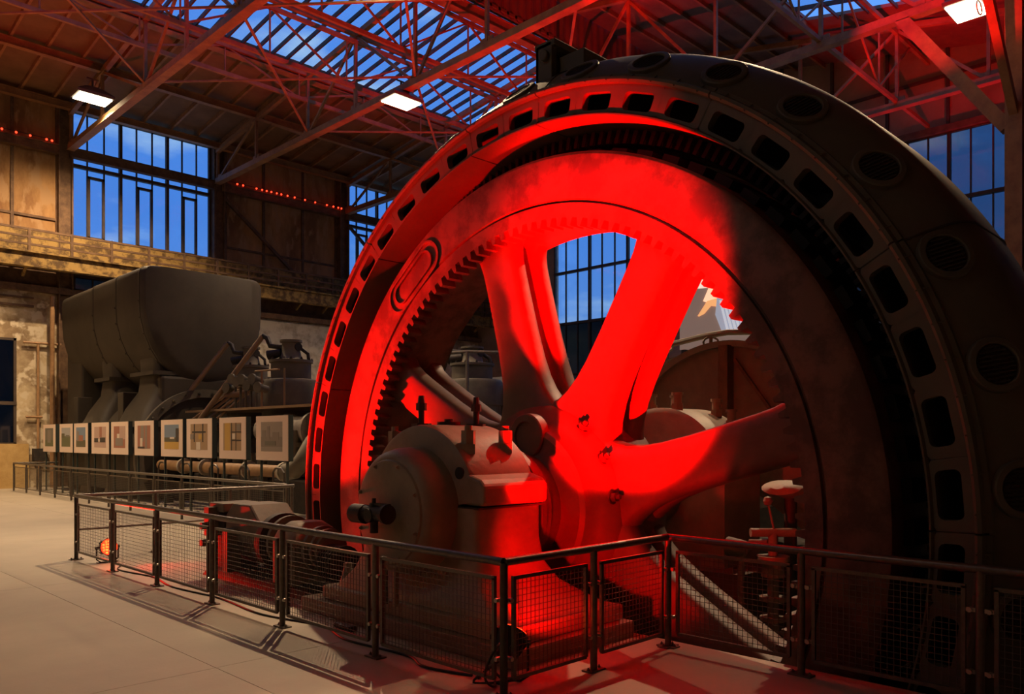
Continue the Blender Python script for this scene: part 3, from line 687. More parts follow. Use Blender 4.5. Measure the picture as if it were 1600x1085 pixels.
# column body, tapering, with flared foot
def rrect(x0, x1, y0, y1, z, r=0.08, n=4):
    pts = []
    for (cx, cy, s0) in ((x1-r, y1-r, 0), (x0+r, y1-r, 90), (x0+r, y0+r, 180), (x1-r, y0+r, 270)):
        for i in range(n+1): a = math.radians(s0+90*i/n); pts.append(Vector((cx+r*math.cos(a), cy+r*math.sin(a), z)))
    return pts
b = MB(); b.loft([rrect(5.14, 6.62, 5.2, 8.05, 0.33), rrect(5.18, 6.55, 5.45, 7.95, 0.42), rrect(5.26, 6.42, 5.68, 7.85, 0.55), rrect(5.32, 6.3, 5.78, 7.76, 0.75), rrect(5.33, 6.28, 5.83, 7.71, 1.0), rrect(5.33, 6.28, 5.83, 7.71, 1.33)])
b.build('pedestal_body', M['bearing'], pd)
BZ = AZ+0.07
b = MB(); b.lathe((0, AY, BZ), (1, 0, 0), [(5.35, 0.3), (5.35, 0.84), (5.38, 0.89), (5.42, 0.905), (6.24, 0.905), (6.28, 0.87), (6.28, 0.3)], 64, 8, 172, close=True)
b.build('cap_housing', M['bearing'], pd)
for sy in (-1, 1):
    y0 = AY+sy*0.74; y1 = AY+sy*1.0
    prf = [(y0, 1.36), (y1, 1.36), (y1+sy*0.02, 1.40), (y1+sy*0.02, 1.56), (y1-sy*0.04, 1.62), (y0-sy*0.06, 1.70), (y0-sy*0.2, 1.72)]
    b = MB(); b.prism([(5.36, y, z) for y, z in prf], (0.92, 0, 0)); b.build('cap_shoulder', M['bearing'], pd, smooth=False, bevel=0.03)
b = MB(); b.box((5.34, AY-0.96, 1.325), (6.29, AY+0.96, 1.345)); b.build('split_joint', M['dark'], pd, smooth=False)
b = MB(); b.lathe((0, AY, BZ), (1, 0, 0), [(5.38, 0.67), (5.16, 0.66), (5.05, 0.63), (5.0, 0.58), (4.985, 0.55), (4.985, 0.02)], 64); b.build('end_cap', M['bearing'], pd)
b = MB(); b.lathe((0, AY, BZ), (1, 0, 0), [(4.99, 0.545), (4.965, 0.53), (4.955, 0.50), (4.955, 0.02)], 64)
for k in range(8): an = math.radians(22+45*k); b.hexbolt((4.955, AY+0.5*math.cos(an), BZ+0.5*math.sin(an)), (-1, 0, 0), 0.018, 0.015)
b.build('end_disc', M['bearing'], pd)
# lens shaped oil sight / black hole on the housing front right
b = MB(); b.cyl((5.34, AY-0.68, 1.68), (5.36, AY-0.68, 1.68), 0.062, n=24); b.build('oil_hole', M['black'], pd)
# bolts (hex nuts) of the cap shoulder
for (x, sy) in ((5.52, -1), (6.05, -1), (5.52, 1), (6.05, 1)):
    y = AY+sy*0.62; z = BZ+math.sqrt(0.905**2-0.62**2)-0.02; b = MB()
    b.cyl((x, y, z-0.04), (x, y, z+0.06), 0.10, n=4); b.cyl((x, y, z+0.06), (x, y, z+0.20), 0.075, n=6); b.cyl((x, y, z+0.2), (x, y, z+0.25), 0.04, n=10)
    b.build('cap_bolt', M['bearing'], pd, org=(x, y, z))
for x, y in ((5.5, AY+0.12), (6.15, AY-0.05)):
    z = BZ+0.89; b = MB(); b.cyl((x, y, z), (x, y, z+0.03), 0.11, n=6); b.cyl((x, y, z+0.03), (x, y, z+0.17), 0.035, n=10); b.cyl((x, y, z+0.17), (x, y, z+0.25), 0.06, n=6); b.cyl((x, y, z+0.25), (x, y, z+0.33), 0.04, 0.03, n=8)
    b.build('oil_cup', M['dark'], pd, org=(x, y, z))
b = MB(); b.cyl((5.83, AY+0.05, BZ+0.89), (5.83, AY+0.05, BZ+0.94), 0.13, n=20); b.cyl((5.83, AY+0.05, BZ+0.94), (5.83, AY+0.05, BZ+0.97), 0.05, n=12); b.build('inspection_lid', M['dark'], pd)
# drain valve on the end cap
b = MB(); vx = 4.80; vz = BZ-0.02; vy = AY+0.03
b.cyl((4.955, vy-0.02, vz), (4.72, vy-0.02, vz), 0.07, n=14); b.cyl((vx, vy+0.12, vz), (vx, vy+0.32, vz), 0.10, n=16); b.cyl((vx, vy-0.22, vz+0.02), (vx, vy+0.12, vz+0.02), 0.075, n=14); b.cyl((vx, vy-0.22, vz+0.02), (vx, vy-0.26, vz+0.02), 0.10, n=14)
b.cyl((vx, vy-0.02, vz-0.18), (vx, vy-0.02, vz+0.12), 0.045, n=12); b.box((vx-0.02, vy-0.28, vz+0.10), (vx+0.02, vy+0.02, vz+0.125)); b.cyl((vx, vy-0.02, vz+0.1), (vx, vy-0.02, vz+0.17), 0.022, n=8)
b.build('drain_valve', M['dark'], pd)
b = MB(); b.cyl((5.03, AY+0.14, 0.30), (5.03, AY+0.14, BZ-0.35), 0.035, n=8); b.cyl((5.03, AY-0.05, 0.30), (5.03, AY-0.05, BZ-0.35), 0.03, n=8); b.build('oil_pipe', M['bearing'], pd)
b = MB(); b.cyl((5.3, 8.0, 0.33), (5.3, 8.0, 0.52), 0.1, 0.05); b.cyl((5.3, 8.0, 0.5), (5.3, 8.0, 0.58), 0.05, n=6); b.build('anchor_bolt', M['plinth'], pd); b = MB(); b.cyl((5.3, 5.3, 0.33), (5.3, 5.3, 0.5), 0.08, 0.06); b.build('anchor_bolt', M['plinth'], pd)

# ---- far bearing and drum beyond the wheel
fb = thing('far_bearing', (10.3, AY, 0), 'pale rounded bearing cap with pairs of nuts seen between the wheel arms', 'bearing')
b = MB(); b.box((9.5, 5.3, -5.0), (14.0, 8.6, 0.25)); b.build('foundation_block', M['pit'], fb, smooth=False)
b = MB(); b.lathe((0, AY, AZ+0.2), (1, 0, 0), [(9.75, 0.4), (9.75, 1.0), (9.8, 1.07), (10.75, 1.07), (10.8, 1.0), (10.8, 0.4)], 48, 0, 180, close=True); b.box((9.8, AY-1.05, 0.25), (10.78, AY+1.05, AZ+0.2)); b.build('cap_housing', M['bearing'], fb)
for x, y in ((9.95, AY+0.25), (9.95, AY-0.2), (10.6, AY-0.45), (10.6, AY-0.7), (10.5, AY+0.2)):
    z = AZ+0.2+math.sqrt(1.07**2-(y-AY)**2); b = MB(); b.cyl((x, y, z-0.03), (x, y, z+0.08), 0.09, n=6); b.cyl((x, y, z+0.08), (x, y, z+0.2), 0.065, n=12); b.cyl((x, y, z+0.2), (x, y, z+0.24), 0.085, n=12); b.build('cap_bolt', M['bearing'], fb, org=(x, y, z))
b = MB(); b.tube([(9.74, AY-0.15+0.12*math.cos(k*PI/8), 1.75+0.12*math.sin(k*PI/8)) for k in range(9)], 0.018, 6); b.build('lifting_eye', M['bearing'], fb)
dr = thing('exciter_drum', (12.6, AY, 0.25), 'olive brown drum casing with arched top behind the far bearing', 'machine')
b = MB(); DR = 2.02; b.lathe((0, AY+0.1, 1.55), (1, 0, 0), [(11.8, 0.4), (11.8, DR-0.04), (11.83, DR), (13.6, DR), (13.6, 0.4)], 64, -35, 215, close=True); b.build('casing', M['plinth'], dr)
b = MB(); b.lathe((0, AY+0.1, 1.55), (1, 0, 0), [(11.72, DR-0.05), (11.72, DR+0.05), (11.86, DR+0.05), (11.86, DR-0.05)], 64, -35, 215, close=True); b.build('rim_band', M['plinth'], dr)
b = MB(); b.box((11.6, AY-0.05, 1.6), (11.8, AY+0.12, 1.55+DR-0.04)); b.bar((11.74, AY-0.1, 3.3), (11.74, AY-1.0, 2.1), 0.05, 0.05); b.build('stiffener', M['rust'], dr, smooth=False)
b = MB(); zr = 3.77
b.tube([(11.9, 8.3, zr-0.15), (11.9, 7.3, zr-0.02), (11.9, 6.9, zr), (12.6, 5.9, zr), (13.4, 5.6, zr)], 0.05, 8)
b.tube([(11.9, 8.3, zr-0.42), (11.9, 7.3, zr-0.26), (11.9, 6.9, zr-0.24)], 0.03, 6)
for (x, y) in ((11.9, 8.1), (11.9, 7.2), (12.25, 6.4), (13.0, 5.75)):
    b.cyl((x, y, 3.1), (x, y, zr), 0.03, n=8); b.tube([(x+0.09*math.cos(a*PI/6), y-0.09*math.cos(a*PI/6), zr-0.14+0.09*math.sin(a*PI/6)) for a in range(13)], 0.02, 6)
b.build('handrail', M['plinth'], dr)
# valve stand in the pit behind the lower right arm
vsd = P(1208, 900, X=9.45); vx, vy = vsd.x, vsd.y
v = thing('lever_valve', (vx, vy, -5.0), 'small upright valve with ball topped lever behind the lower right arm', 'valve')
b = MB(); b.cyl((vx, vy, -5), (vx, vy, 0.35), 0.07, n=14); b.cyl((vx, vy, -0.25), (vx, vy, -0.2), 0.16, n=20); b.cyl((vx, vy, 0.0), (vx, vy, 0.05), 0.17, n=20); b.cyl((vx, vy, 0.3), (vx, vy, 0.5), 0.15, 0.11, n=20); b.cyl((vx, vy, 0.5), (vx, vy, 0.56), 0.2, n=20); b.build('valve_body', M['plinth'], v)
b = MB(); b.tube([(vx-0.02, vy+0.05, 0.72), (vx-0.25*0, vy+0.3, 0.70), (vx, vy+0.42, 0.5), (vx, vy+0.45, 0.1), (vx, vy+0.4, -0.4)], 0.045, 10); b.cyl((vx, vy+0.62, 0.62), (vx, vy+0.36, 0.62), 0.13, 0.09, n=16); b.build('side_pipe', M['plinth'], v)
b = MB(); b.cyl((vx-0.2, vy+0.2, 0.85), (vx+0.2, vy-0.2, 0.85), 0.055, n=12); b.cyl((vx, vy, 0.55), (vx, vy, 0.85), 0.06, n=12); b.tube([(vx, vy-0.02, 0.85), (vx, vy+0.06, 1.18)], 0.014, 6)
b.lathe((vx, vy+0.07, 1.24), (0, 0, 1), [(-0.06, 0.005), (-0.045, 0.045), (0, 0.062), (0.045, 0.045), (0.06, 0.005)], 14); b.build('ball_lever', M['plinth'], v)
# pale cast fitting seen at 1230,760
c = P(1235, 765, X=9.9)
b = MB(); b.loft([[c+Vector((0.25*math.cos(a)*s*0.5+dx*0.7, 0.30*math.sin(a)*s, 0.10*math.cos(a)*s-0.10*dx)) for a in [2*PI*i/16 for i in range(16)]] for s, dx in ((0.3, -0.5), (0.9, -0.35), (1.1, 0.0), (0.8, 0.4), (0.95, 0.6), (0.4, 0.7))])
pc_ = thing('pale_casting', (c.x, c.y, -5.0), 'pale rough pipe casting behind the right arm of the wheel', 'pipe fitting')
b.build('casting', M['plinth'], pc_)
b = MB(); b.cyl((c.x, c.y, -5.0), (c.x, c.y, c.z-0.05), 0.08, n=14); b.build('stand_pipe', M['dark'], pc_)
mb_ = thing('machine_bed', (15.8, 6.5, 0), 'low dark machine bed with pipes beyond the arched drum', 'machine')  # dark mass added to cover lit floor, in place of machinery there
b = MB(); b.box((14.6, 1.0, 0), (17.0, 12.0, 1.5)); b.build('bed', M['dark'], mb_, smooth=False, bevel=0.08)
b = MB(); b.cyl((15.6, 1.4, 1.8), (15.6, 11.6, 1.8), 0.35, n=20); b.build('pipe', M['dark'], mb_)
for y in (2.5, 5.5, 8.5): b = MB(); b.cyl((15.6, y, 1.8), (15.6, y+0.12, 1.8), 0.46, n=20); b.build('flange', M['dark'], mb_)

# ================================================================== BARRING ENGINE (small machine left of the wheel)
be = thing('barring_motor', (5.7, 11.0, 0), 'small motor and gearbox with red lit faces left of the wheel', 'motor')
b = MB(); b.loft([rrect(5.25, 5.95, 9.2, 12.3, 0.0, 0.12), rrect(5.3, 5.95, 9.25, 12.25, 0.10, 0.12), rrect(5.4, 5.9, 9.3, 12.2, 0.16, 0.1)]); b.build('base_plate', M['dark'], be)
b = MB(); b.loft([rrect(5.35, 6.0, 11.75, 12.1, z, 0.03) for z in (0.14, 0.9)]+[rrect(5.40, 6.0, 11.78, 12.08, 1.0, 0.03)]); b.build('end_housing', M['dark'], be)
b = MB(); b.box((5.33, 11.70, 0.95), (5.9, 12.15, 1.08)); b.build('housing_lid', M['grey'], be, smooth=False, bevel=0.02)
b = MB(); b.prism([(5.35, y, z) for y, z in ((11.68, 0.55), (11.68, 0.92), (11.45, 1.1), (10.95, 1.1), (10.65, 0.85), (10.55, 0.55))], (0.6, 0, 0)); b.build('hood', M['grey'], be, smooth=False, bevel=0.03)
b = MB(); b.cyl((5.65, 11.7, 0.55), (5.65, 10.5, 0.55), 0.30, n=32); b.cyl((5.65, 10.62, 0.6), (5.65, 10.5, 0.6), 0.40, n=32); b.build('motor_drum', M['dark'], be)
b = MB(); b.cyl((5.65, 10.5, 0.62), (5.65, 10.2, 0.62), 0.25, n=24); b.cyl((5.65, 10.38, 0.62), (5.65, 10.32, 0.62), 0.36, n=28); b.build('coupling', M['grey'], be)
b = MB(); b.loft([rrect(5.28, 6.0, 9.68, 10.2, z, 0.05) for z in (0.14, 0.45, 0.7)]+[rrect(5.34, 5.95, 9.72, 10.18, 0.84, 0.08), rrect(5.45, 5.85, 9.8, 10.1, 0.93, 0.1)]); b.build('gearbox', M['plinth'], be)
b = MB(); b.cyl((5.65, 9.68, 0.6), (5.65, 9.35, 0.6), 0.22, n=24); b.cyl((5.65, 9.58, 0.6), (5.65, 9.52, 0.6), 0.30, n=28); b.cyl((5.65, 9.45, 0.6), (5.65, 9.40, 0.6), 0.27, n=28); b.build('output_flange', M['grey'], be)
b = MB()
for k in range(7): b.cyl((5.65, 9.33-0.045*k, 0.45), (5.65, 9.31-0.045*k, 0.45), 0.24, n=20)
b.cyl((5.65, 9.4, 0.45), (6.4, 8.9, 0.5), 0.05, n=8); b.build('worm_gear', M['dark'], be)
b = MB(); b.box((5.2, 11.3, 0.14), (5.4, 11.45, 0.75)); b.box((5.2, 11.9, 0.6), (5.36, 12.05, 1.02)); b.cyl((5.2, 11.98, 0.75), (5.12, 11.98, 0.75), 0.05); b.cyl((5.2, 11.98, 0.5), (5.12, 11.98, 0.5), 0.05); b.build('bracket', M['grey'], be, smooth=False)
be.location.y -= 0.45

# ================================================================== RAILINGS
RZ = 1.10; PZ0, PZ1 = 0.14, 0.93
wiremesh_cache = {}
def railing_run(root, p, q, posts, zr=RZ, panels=True, wire=True, rr=0.034, detail=True, skip_last_post=False, vmesh=0.05):
    p = Vector(p); q = Vector(q); d = (q-p); L = d.length; d.normalize(); nrm = Vector((-d.y, d.x, 0))
    b = MB(); b.cyl(p+Vector((0, 0, zr-rr)), q+Vector((0, 0, zr-rr)), rr, n=14); b.build('handrail', M['fence'], root, org=p+Vector((0, 0, zr)))
    for i, s in enumerate(posts):
        c = p+d*s
        b = MB(); b.cyl(c, c+Vector((0, 0, zr-rr*1.2)), 0.032, n=12)
        po = None
        if not (skip_last_post and i == len(posts)-1):
            po = b.build('post', M['fence'], root, org=c)
            if detail:
                b = MB(); b.add([c+d*x+nrm*y+Vector((0, 0, z)) for z in (0, 0.014) for x, y in ((-0.1, -0.055), (0.1, -0.055), (0.1, 0.055), (-0.1, 0.055))], [(0,3,2,1),(4,5,6,7),(0,1,5,4),(1,2,6,5),(2,3,7,6),(3,0,4,7)])
                for s_ in (-1, 1): b.hexbolt(c+d*0.075*s_+Vector((0, 0, 0.014)), (0, 0, 1), 0.013, 0.012)
                b.build('foot_plate', M['fence'], po, smooth=False)
        if i < len(posts)-1 and panels:
            a0 = s+0.11; a1 = posts[i+1]-0.11; fr = MB(); t = 0.030
            A = lambda u, z: p+d*u+Vector((0, 0, z))
            fr.bar(A(a0, PZ0), A(a0, PZ1), t, t); fr.bar(A(a1, PZ0), A(a1, PZ1), t, t); fr.bar(A(a0, PZ0), A(a1, PZ0), t, t); fr.bar(A(a0-t/2, PZ1), A(a1+t/2, PZ1), t, t)
            fo = fr.build('panel_frame', M['fence'], root, org=A(a0, PZ0), smooth=False)
            if wire:
                wm = MB(); n1 = max(2, round((a1-a0)/vmesh)); n2 = round((PZ1-PZ0)/0.05)
                for k in range(1, n1): u = a0+(a1-a0)*k/n1; wm.bar(A(u, PZ0), A(u, PZ1), 0.0045, 0.0045)
                for k in range(1, n2): z = PZ0+(PZ1-PZ0)*k/n2; wm.bar(A(a0, z)+nrm*0.004, A(a1, z)+nrm*0.004, 0.0045, 0.0045)
                wm.build('wire_mesh', M['wire'], fo, smooth=False, kind='stuff')
            if detail:
                for (u, s_) in ((a0, -1), (a1, 1)):
                    for z in (0.30, 0.76):
                        bk_ = MB(); bk_.bar(A(u, z), A(u+s_*0.095, z), 0.012, 0.03); bk_.cyl(A(u+s_*0.045, z)-nrm*0.03, A(u+s_*0.045, z)+nrm*0.03, 0.018, n=10); bk_.build('bracket', M['steel'], fo)
FX, FY0, FY1 = 4.40, 4.49, 14.69
nr = thing('safety_railing', (FX, FY0, 0), 'grey tubular railing with wire mesh panels around the generator wheel in front', 'railing')
railing_run(nr, (FX, FY0, 0), (FX, FY1, 0), [1.70*k for k in range(7)])
railing_run(nr, (FX, FY0, 0), (6.64, FY0, 0), [0, 1.10, 2.24], skip_last_post=False)
railing_run(nr, (6.64, FY0, 0), (6.64, -2.4, 0), [0, 1.35, 2.72, 4.08, 5.45, 6.8])
railing_run(nr, (FX, FY1, 0), (8.45, FY1, 0), [0, 1.3, 2.7, 4.0], panels=False)
b = MB(); b.cyl((FX, FY1, 0.5), (8.45, FY1, 0.5), 0.02, n=8); b.build('mid_rail', M['fence'], nr)
fr_ = thing('far_railing', (8.45, 14.9, 0), 'long brown railing in front of the row of picture boards', 'railing')
railing_run(fr_, (8.45, 14.95, 0), (8.45, 35.6, 0), [20.65-1.72*k for k in range(12, -1, -1)], detail=False, vmesh=0.09)
railing_run(fr_, (8.45, 35.6, 0), (10.0, 35.6, 0), [0.8, 1.5], detail=False, vmesh=0.09)

# ================================================================== RED FLOODLIGHTS ON THE FLOOR
def flood(p, t, lab, glow=True):
    p = Vector(p); v = (Vector(t)-p).normalized(); side = v.cross(Vector((0, 0, 1))).normalized(); up = side.cross(v)
    o = thing('floodlight', (p.x, p.y, 0), lab, 'floodlight', 'red floor floodlights')
    b = MB(); b.cyl(p-v*0.10, p+v*0.06, 0.10, 0.14, n=24); b.cyl(p-v*0.15, p-v*0.10, 0.07, 0.10, n=24)
    for k in range(8):
        a = 2*PI*k/8; r_ = (side*math.cos(a)+up*math.sin(a)); b.bar(p-v*0.12+r_*0.10, p+v*0.04+r_*0.14, 0.01, 0.03, up=r_)
    b.build('can', M['black'], o)
    b = MB(); b.cyl(p+v*0.055, p+v*0.07, 0.13, n=24); le = b.build('lens', M['led'], o)
    b = MB(); 
    for i in range(-2, 3):
        for j in range(-2, 3):
            if i*i+j*j <= 5: c = p+v*0.068+side*i*0.045+up*j*0.045; b.cyl(c, c+v*0.012, 0.016, n=8)
    b.build('diodes', M['led_hot'], le)
    b = MB(); b.tube([p+side*0.17, Vector((p.x+side.x*0.17, p.y+side.y*0.17, 0.06)), Vector((p.x+side.x*0.1, p.y+side.y*0.1, 0.012)), Vector((p.x-side.x*0.1, p.y-side.y*0.1, 0.012)), Vector((p.x-side.x*0.17, p.y-side.y*0.17, 0.06)), p-side*0.17], 0.012, 6)
    b.bar(Vector((p.x-0.16, p.y, 0.008)), Vector((p.x+0.16, p.y, 0.008)), 0.06, 0.014); b.cyl(p+side*0.13, p+side*0.19, 0.025, n=10); b.cyl(p-side*0.13, p-side*0.19, 0.025, n=10)
    b.build('yoke', M['black'], o)
FLB = ['glowing red floodlight on the floor at the far left fence corner', 'black floodlight on the floor at the near fence corner', 'red floodlight on the floor beside the far railing',
       'red floodlight on the floor hidden behind the wheel', 'red floodlight on the floor by the right column']
for (p, t, wt, cone, bl), l in zip(FLOODS, FLB): flood(p, (5.2, 8.5, 1.0) if p[1] == 14.0 else t, l)
def cable(pts, lab, r=0.011):
    P_ = [Vector(p) for p in pts]; out = []
    for i in range(len(P_)-1):
        p0 = P_[max(i-1, 0)]; p1 = P_[i]; p2 = P_[i+1]; p3 = P_[min(i+2, len(P_)-1)]
        for k in range(8):
            t = k/8; out.append(0.5*((2*p1)+(p2-p0)*t+(2*p0-5*p1+4*p2-p3)*t*t+(3*p1-p0-3*p2+p3)*t**3))
    out.append(P_[-1]); b = MB(); b.tube(out, r, 6); b.build('cable', M['black'], label=lab, category='cable')
z = 0.012
cable([(4.72, 13.5, z), (4.5, 13.0, z), (4.62, 12.0, z), (4.5, 11.0, z), (4.6, 9.8, z), (4.52, 8.6, z), (4.7, 7.6, z), (4.55, 6.9, z), (4.62, 6.0, z), (4.5, 5.6, z), (4.62, 5.1, z)], 'long black power cable lying along the foot of the near railing')
cable([(4.6, 5.0, z), (4.9, 5.15, z+0.01), (4.55, 4.75, z), (4.42, 4.72, 0.10), (4.34, 4.6, 0.28), (4.5, 4.62, 0.40), (4.62, 4.75, 0.22), (4.5, 4.95, z), (4.75, 4.7, z+0.02), (4.9, 4.85, z)], 'coiled black cable around the floodlight at the near fence corner')
b = MB(); b.box((4.75, 7.15, 0), (4.86, 7.35, 0.06)); b.cyl((4.8, 7.35, 0.03), (4.8, 7.48, 0.03), 0.03); b.build('cable_connector', M['black'], label='black plug connector on the floor cable behind the mesh panel', category='connector', bevel=0.01, smooth=False)

# ================================================================== PICTURE BOARDS
PXX = 9.35
boards = [(68, 87, 'landscape of misty green trees', 'leftmost board'), (93.5, 114, 'green field under pale sky', 'second board from left'), (116, 138, 'dull blue and olive industrial view', 'third board from left'),
          (143.5, 171, 'small dark truck by a chimney', 'fourth board from left'), (174, 201, 'reddish ironwork with a pale wheel', 'fifth board from left'), (210.6, 241, 'white bottle shape before red and grey curtains', 'sixth board from left'),
          (252, 286, 'meadow under a blue sky with trees', 'seventh board from left'), (292, 332, 'brown factory hall with bright doorway', 'eighth board from left'), (343, 385, 'yellow column beside gridded windows', 'ninth board from left'),
          (400.5, 451, 'grey silhouettes of towers in mist', 'rightmost and nearest board')]
pal = {'mist': (0.20, 0.19, 0.15), 'green': (0.16, 0.17, 0.09), 'olive': (0.14, 0.13, 0.08), 'sky': (0.42, 0.42, 0.42), 'blue': (0.22, 0.29, 0.38), 'red': (0.40, 0.18, 0.12), 'pink': (0.55, 0.38, 0.31),
       'dark': (0.07, 0.06, 0.05), 'white': (0.75, 0.66, 0.55), 'yellow': (0.60, 0.38, 0.10), 'tan': (0.42, 0.29, 0.17), 'grey': (0.28, 0.24, 0.20), 'grey2': (0.36, 0.31, 0.26)}
pm_ = {k: flat('print_'+k, v) for k, v in pal.items()}
# patches in unit picture coordinates (u right 0..1, v up 0..1)
art = [
 [('mist', 0, 0, 1, 1), ('green', 0, 0, 1, .35), ('grey', .3, .2, .7, .9)],
 [('sky', 0, .5, 1, 1), ('green', 0, 0, 1, .55), ('olive', .0, .45, .35, .7), ('mist', .5, .5, .9, .62)],
 [('blue', 0, .3, 1, 1), ('olive', 0, 0, 1, .35), ('red', .3, .3, .75, .6), ('grey', .1, .3, .3, .8)],
 [('pink', 0, 0, 1, 1), ('red', .45, .5, .65, 1), ('dark', .0, .25, .35, .45), ('dark', .5, .25, .95, .48), ('white', .35, .28, .5, .42)],
 [('red', 0, 0, 1, 1), ('pink', .5, .4, 1, 1), ('grey', .15, .1, .8, .45), ('white', .3, .45, .5, .65)],
 [('red', 0, 0, 1, 1), ('grey', .25, .3, .5, 1), ('grey', .6, .0, .75, 1), ('white', .22, .08, .4, .45), ('dark', .05, .0, .55, .08)],
 [('blue', 0, .45, 1, 1), ('yellow', 0, 0, 1, .35), ('olive', .0, .3, 1, .48), ('dark', .8, .3, 1, .85), ('white', .4, .42, .7, .5)],
 [('tan', 0, 0, 1, 1), ('dark', .1, .65, .9, .72), ('dark', .2, .3, .26, 1), ('dark', .7, .3, .76, 1), ('white', .35, .0, .6, .3), ('grey', .0, .4, .2, .6), ('yellow', .5, .4, .7, .6)],
 [('tan', 0, 0, 1, 1), ('yellow', .08, 0, .38, 1), ('dark', .45, 0, .49, 1), ('dark', .7, 0, .73, 1), ('dark', .45, .35, 1, .39), ('dark', .45, .65, 1, .69), ('white', .52, .42, .68, .62), ('grey', .78, .72, .98, .95)],
 [('grey2', 0, 0, 1, 1), ('grey', 0, .15, 1, .5), ('grey', .05, .4, .25, .72), ('grey', .3, .4, .42, .85), ('grey', .55, .4, .85, .65), ('mist', .2, .2, .7, .35)]]
for i, (a, c, ds, pos) in enumerate(boards):
    ya = P(a, 685, X=PXX).y; yb = P(c, 685, X=PXX).y   # ya > yb
    o = thing('picture_board', (PXX, (ya+yb)/2, 0), 'board with print of %s, %s' % (ds, pos), 'picture board', 'picture boards behind the far railing')
    Z0, Z1 = 1.50, 2.56
    b = MB(); b.box((PXX, yb, Z0), (PXX+0.12, ya, Z1)); b.build('panel', M['board'], o, smooth=False)
    b = MB(); b.box((PXX-0.012, yb+0.01, Z0+0.01), (PXX, ya-0.01, Z1-0.01)); mo = b.build('mount', M['mount'], o, smooth=False)
    W_ = ya-yb; mu = 0.17*W_; y_l = ya-mu; y_r = yb+mu; z_b = Z0+0.22; z_t = Z1-0.15
    for j, (cn, u0, v0, u1, v1) in enumerate(art[i]):
        b = MB(); xx = PXX-0.014-0.0015*j
        b.box((xx, y_l+(y_r-y_l)*u1, z_b+(z_t-z_b)*v0), (PXX-0.011, y_l+(y_r-y_l)*u0, z_b+(z_t-z_b)*v1)); b.build('print', pm_[cn], mo, smooth=False)
    for yy_ in (yb+0.15, ya-0.15):
        b = MB(); b.box((PXX+0.03, yy_-0.025, 0), (PXX+0.08, yy_+0.025, Z0)); b.box((PXX-0.15, yy_-0.03, 0), (PXX+0.28, yy_+0.03, 0.02)); b.build('leg', M['board'], o, smooth=False)

# ================================================================== BIG BLOWER ENGINE AT THE LEFT
be2 = thing('gas_blower', (12, 29, 0), 'massive dark blower with U shaped iron duct on top behind the picture boards', 'machine')
UX0, UX1, UY0, UY1, UZB, UZT = 10.0, 14.2, 27.0, 35.6, 3.75, 7.65
def uprof(y, s=1.0):
    cx = (UX0+UX1)/2; hw = (UX1-UX0)/2*s; zc = UZB+2.75; pts = []
    r = 0.25
    for i in range(5): a = math.radians(90+90*i/4); pts.append((cx-hw+r+r*math.cos(a), UZT-r+r*math.sin(a)))
    for i in range(17): a = PI+PI*i/16; pts.append((cx+hw*math.cos(a), zc+2.75*s*math.sin(a)))
    for i in range(5): a = math.radians(0+90*i/4); pts.append((cx+hw-r+r*math.cos(a), UZT-r+r*math.sin(a)))
    return [Vector((x, y, z)) for x, z in pts]
b = MB(); b.loft([uprof(UY0-0.22, 0.8), uprof(UY0-0.14, 0.95), uprof(UY0, 1.0), uprof(UY0+2.2, 1.0), uprof(UY0+2.2, 0.985), uprof(UY0+4.6, 0.985), uprof(UY0+4.6, 0.965), uprof(UY1-1.2, 0.95), uprof(UY1, 0.93)]); b.build('top_duct', M['duct'], be2)
for y, s in ((UY0+0.1, 1.006), (UY0+2.2, 1.006), (UY0+4.6, 0.99)): b = MB(); b.loft([uprof(y, s), uprof(y+0.12, s)], cap=True); b.build('duct_band', M['dark'], be2)
b = MB()
for y, s in ((UY0+0.16, 1.01), (UY0+2.26, 1.01), (UY0+4.66, 0.99)):
    for q in uprof(y, s)[5:17]: b.cyl(q, q+Vector((-0.02, 0, -0.01)), 0.03, n=6)
b.build('duct_rivets', M['duct'], be2, kind='stuff')
# saddle necks
for (y0, y1) in ((27.1, 28.7), (31.0, 32.4)):
    rg = [rrect(10.5, 13.8, y0, y1, 5.0, 0.3), rrect(10.55, 13.8, y0, y1, 4.25, 0.3), rrect(10.5, 14.0, y0-0.1, y1+0.1, 3.6, 0.3), rrect(10.1, 14.6, y0-0.3, y1+0.2, 3.0, 0.3), rrect(9.85, 15.4, y0-0.45, y1+0.3, 2.4, 0.3)]
    b = MB(); b.loft(rg); b.build('saddle_neck', M['duct'], be2)
b = MB(); b.box((10.35, 26.9, 4.12), (15.6, 28.9, 4.25)); b.box((10.35, 30.9, 4.12), (15.0, 32.5, 4.25)); b.build('neck_flange', M['duct'], be2, smooth=False)
b = MB()
for x in (11.6, 12.7, 13.8): b.cyl((x, 26.66, 3.55), (x, 26.9, 3.55), 0.11, n=14)
b.build('port_hole', M['black'], be2)
b = MB(); b.box((10.6, 26.85, 2.4), (15.6, 28.6, 4.1)); b.build('frame_block', M['duct'], be2, smooth=False, bevel=0.1)
b = MB(); b.lathe((12.0, 0, 1.35), (0, 1, 0), [(26.7, 0.2), (26.7, 2.15), (26.85, 2.2), (34.2, 2.2), (34.2, 0.2)], 64, -30, 210, close=True); b.build('drum_casing', M['duct'], be2)
b = MB(); b.lathe((12.0, 0, 1.35), (0, 1, 0), [(26.58, 2.05), (26.58, 2.33), (26.74, 2.33), (26.74, 2.05)], 64, -20, 200, close=True)
for k in range(18): a = math.radians(-10+200*k/17); b.hexbolt((12.0+2.19*math.cos(a), 26.58, 1.35+2.19*math.sin(a)), (0, -1, 0), 0.05, 0.04)
b.build('drum_flange', M['grey'], be2)
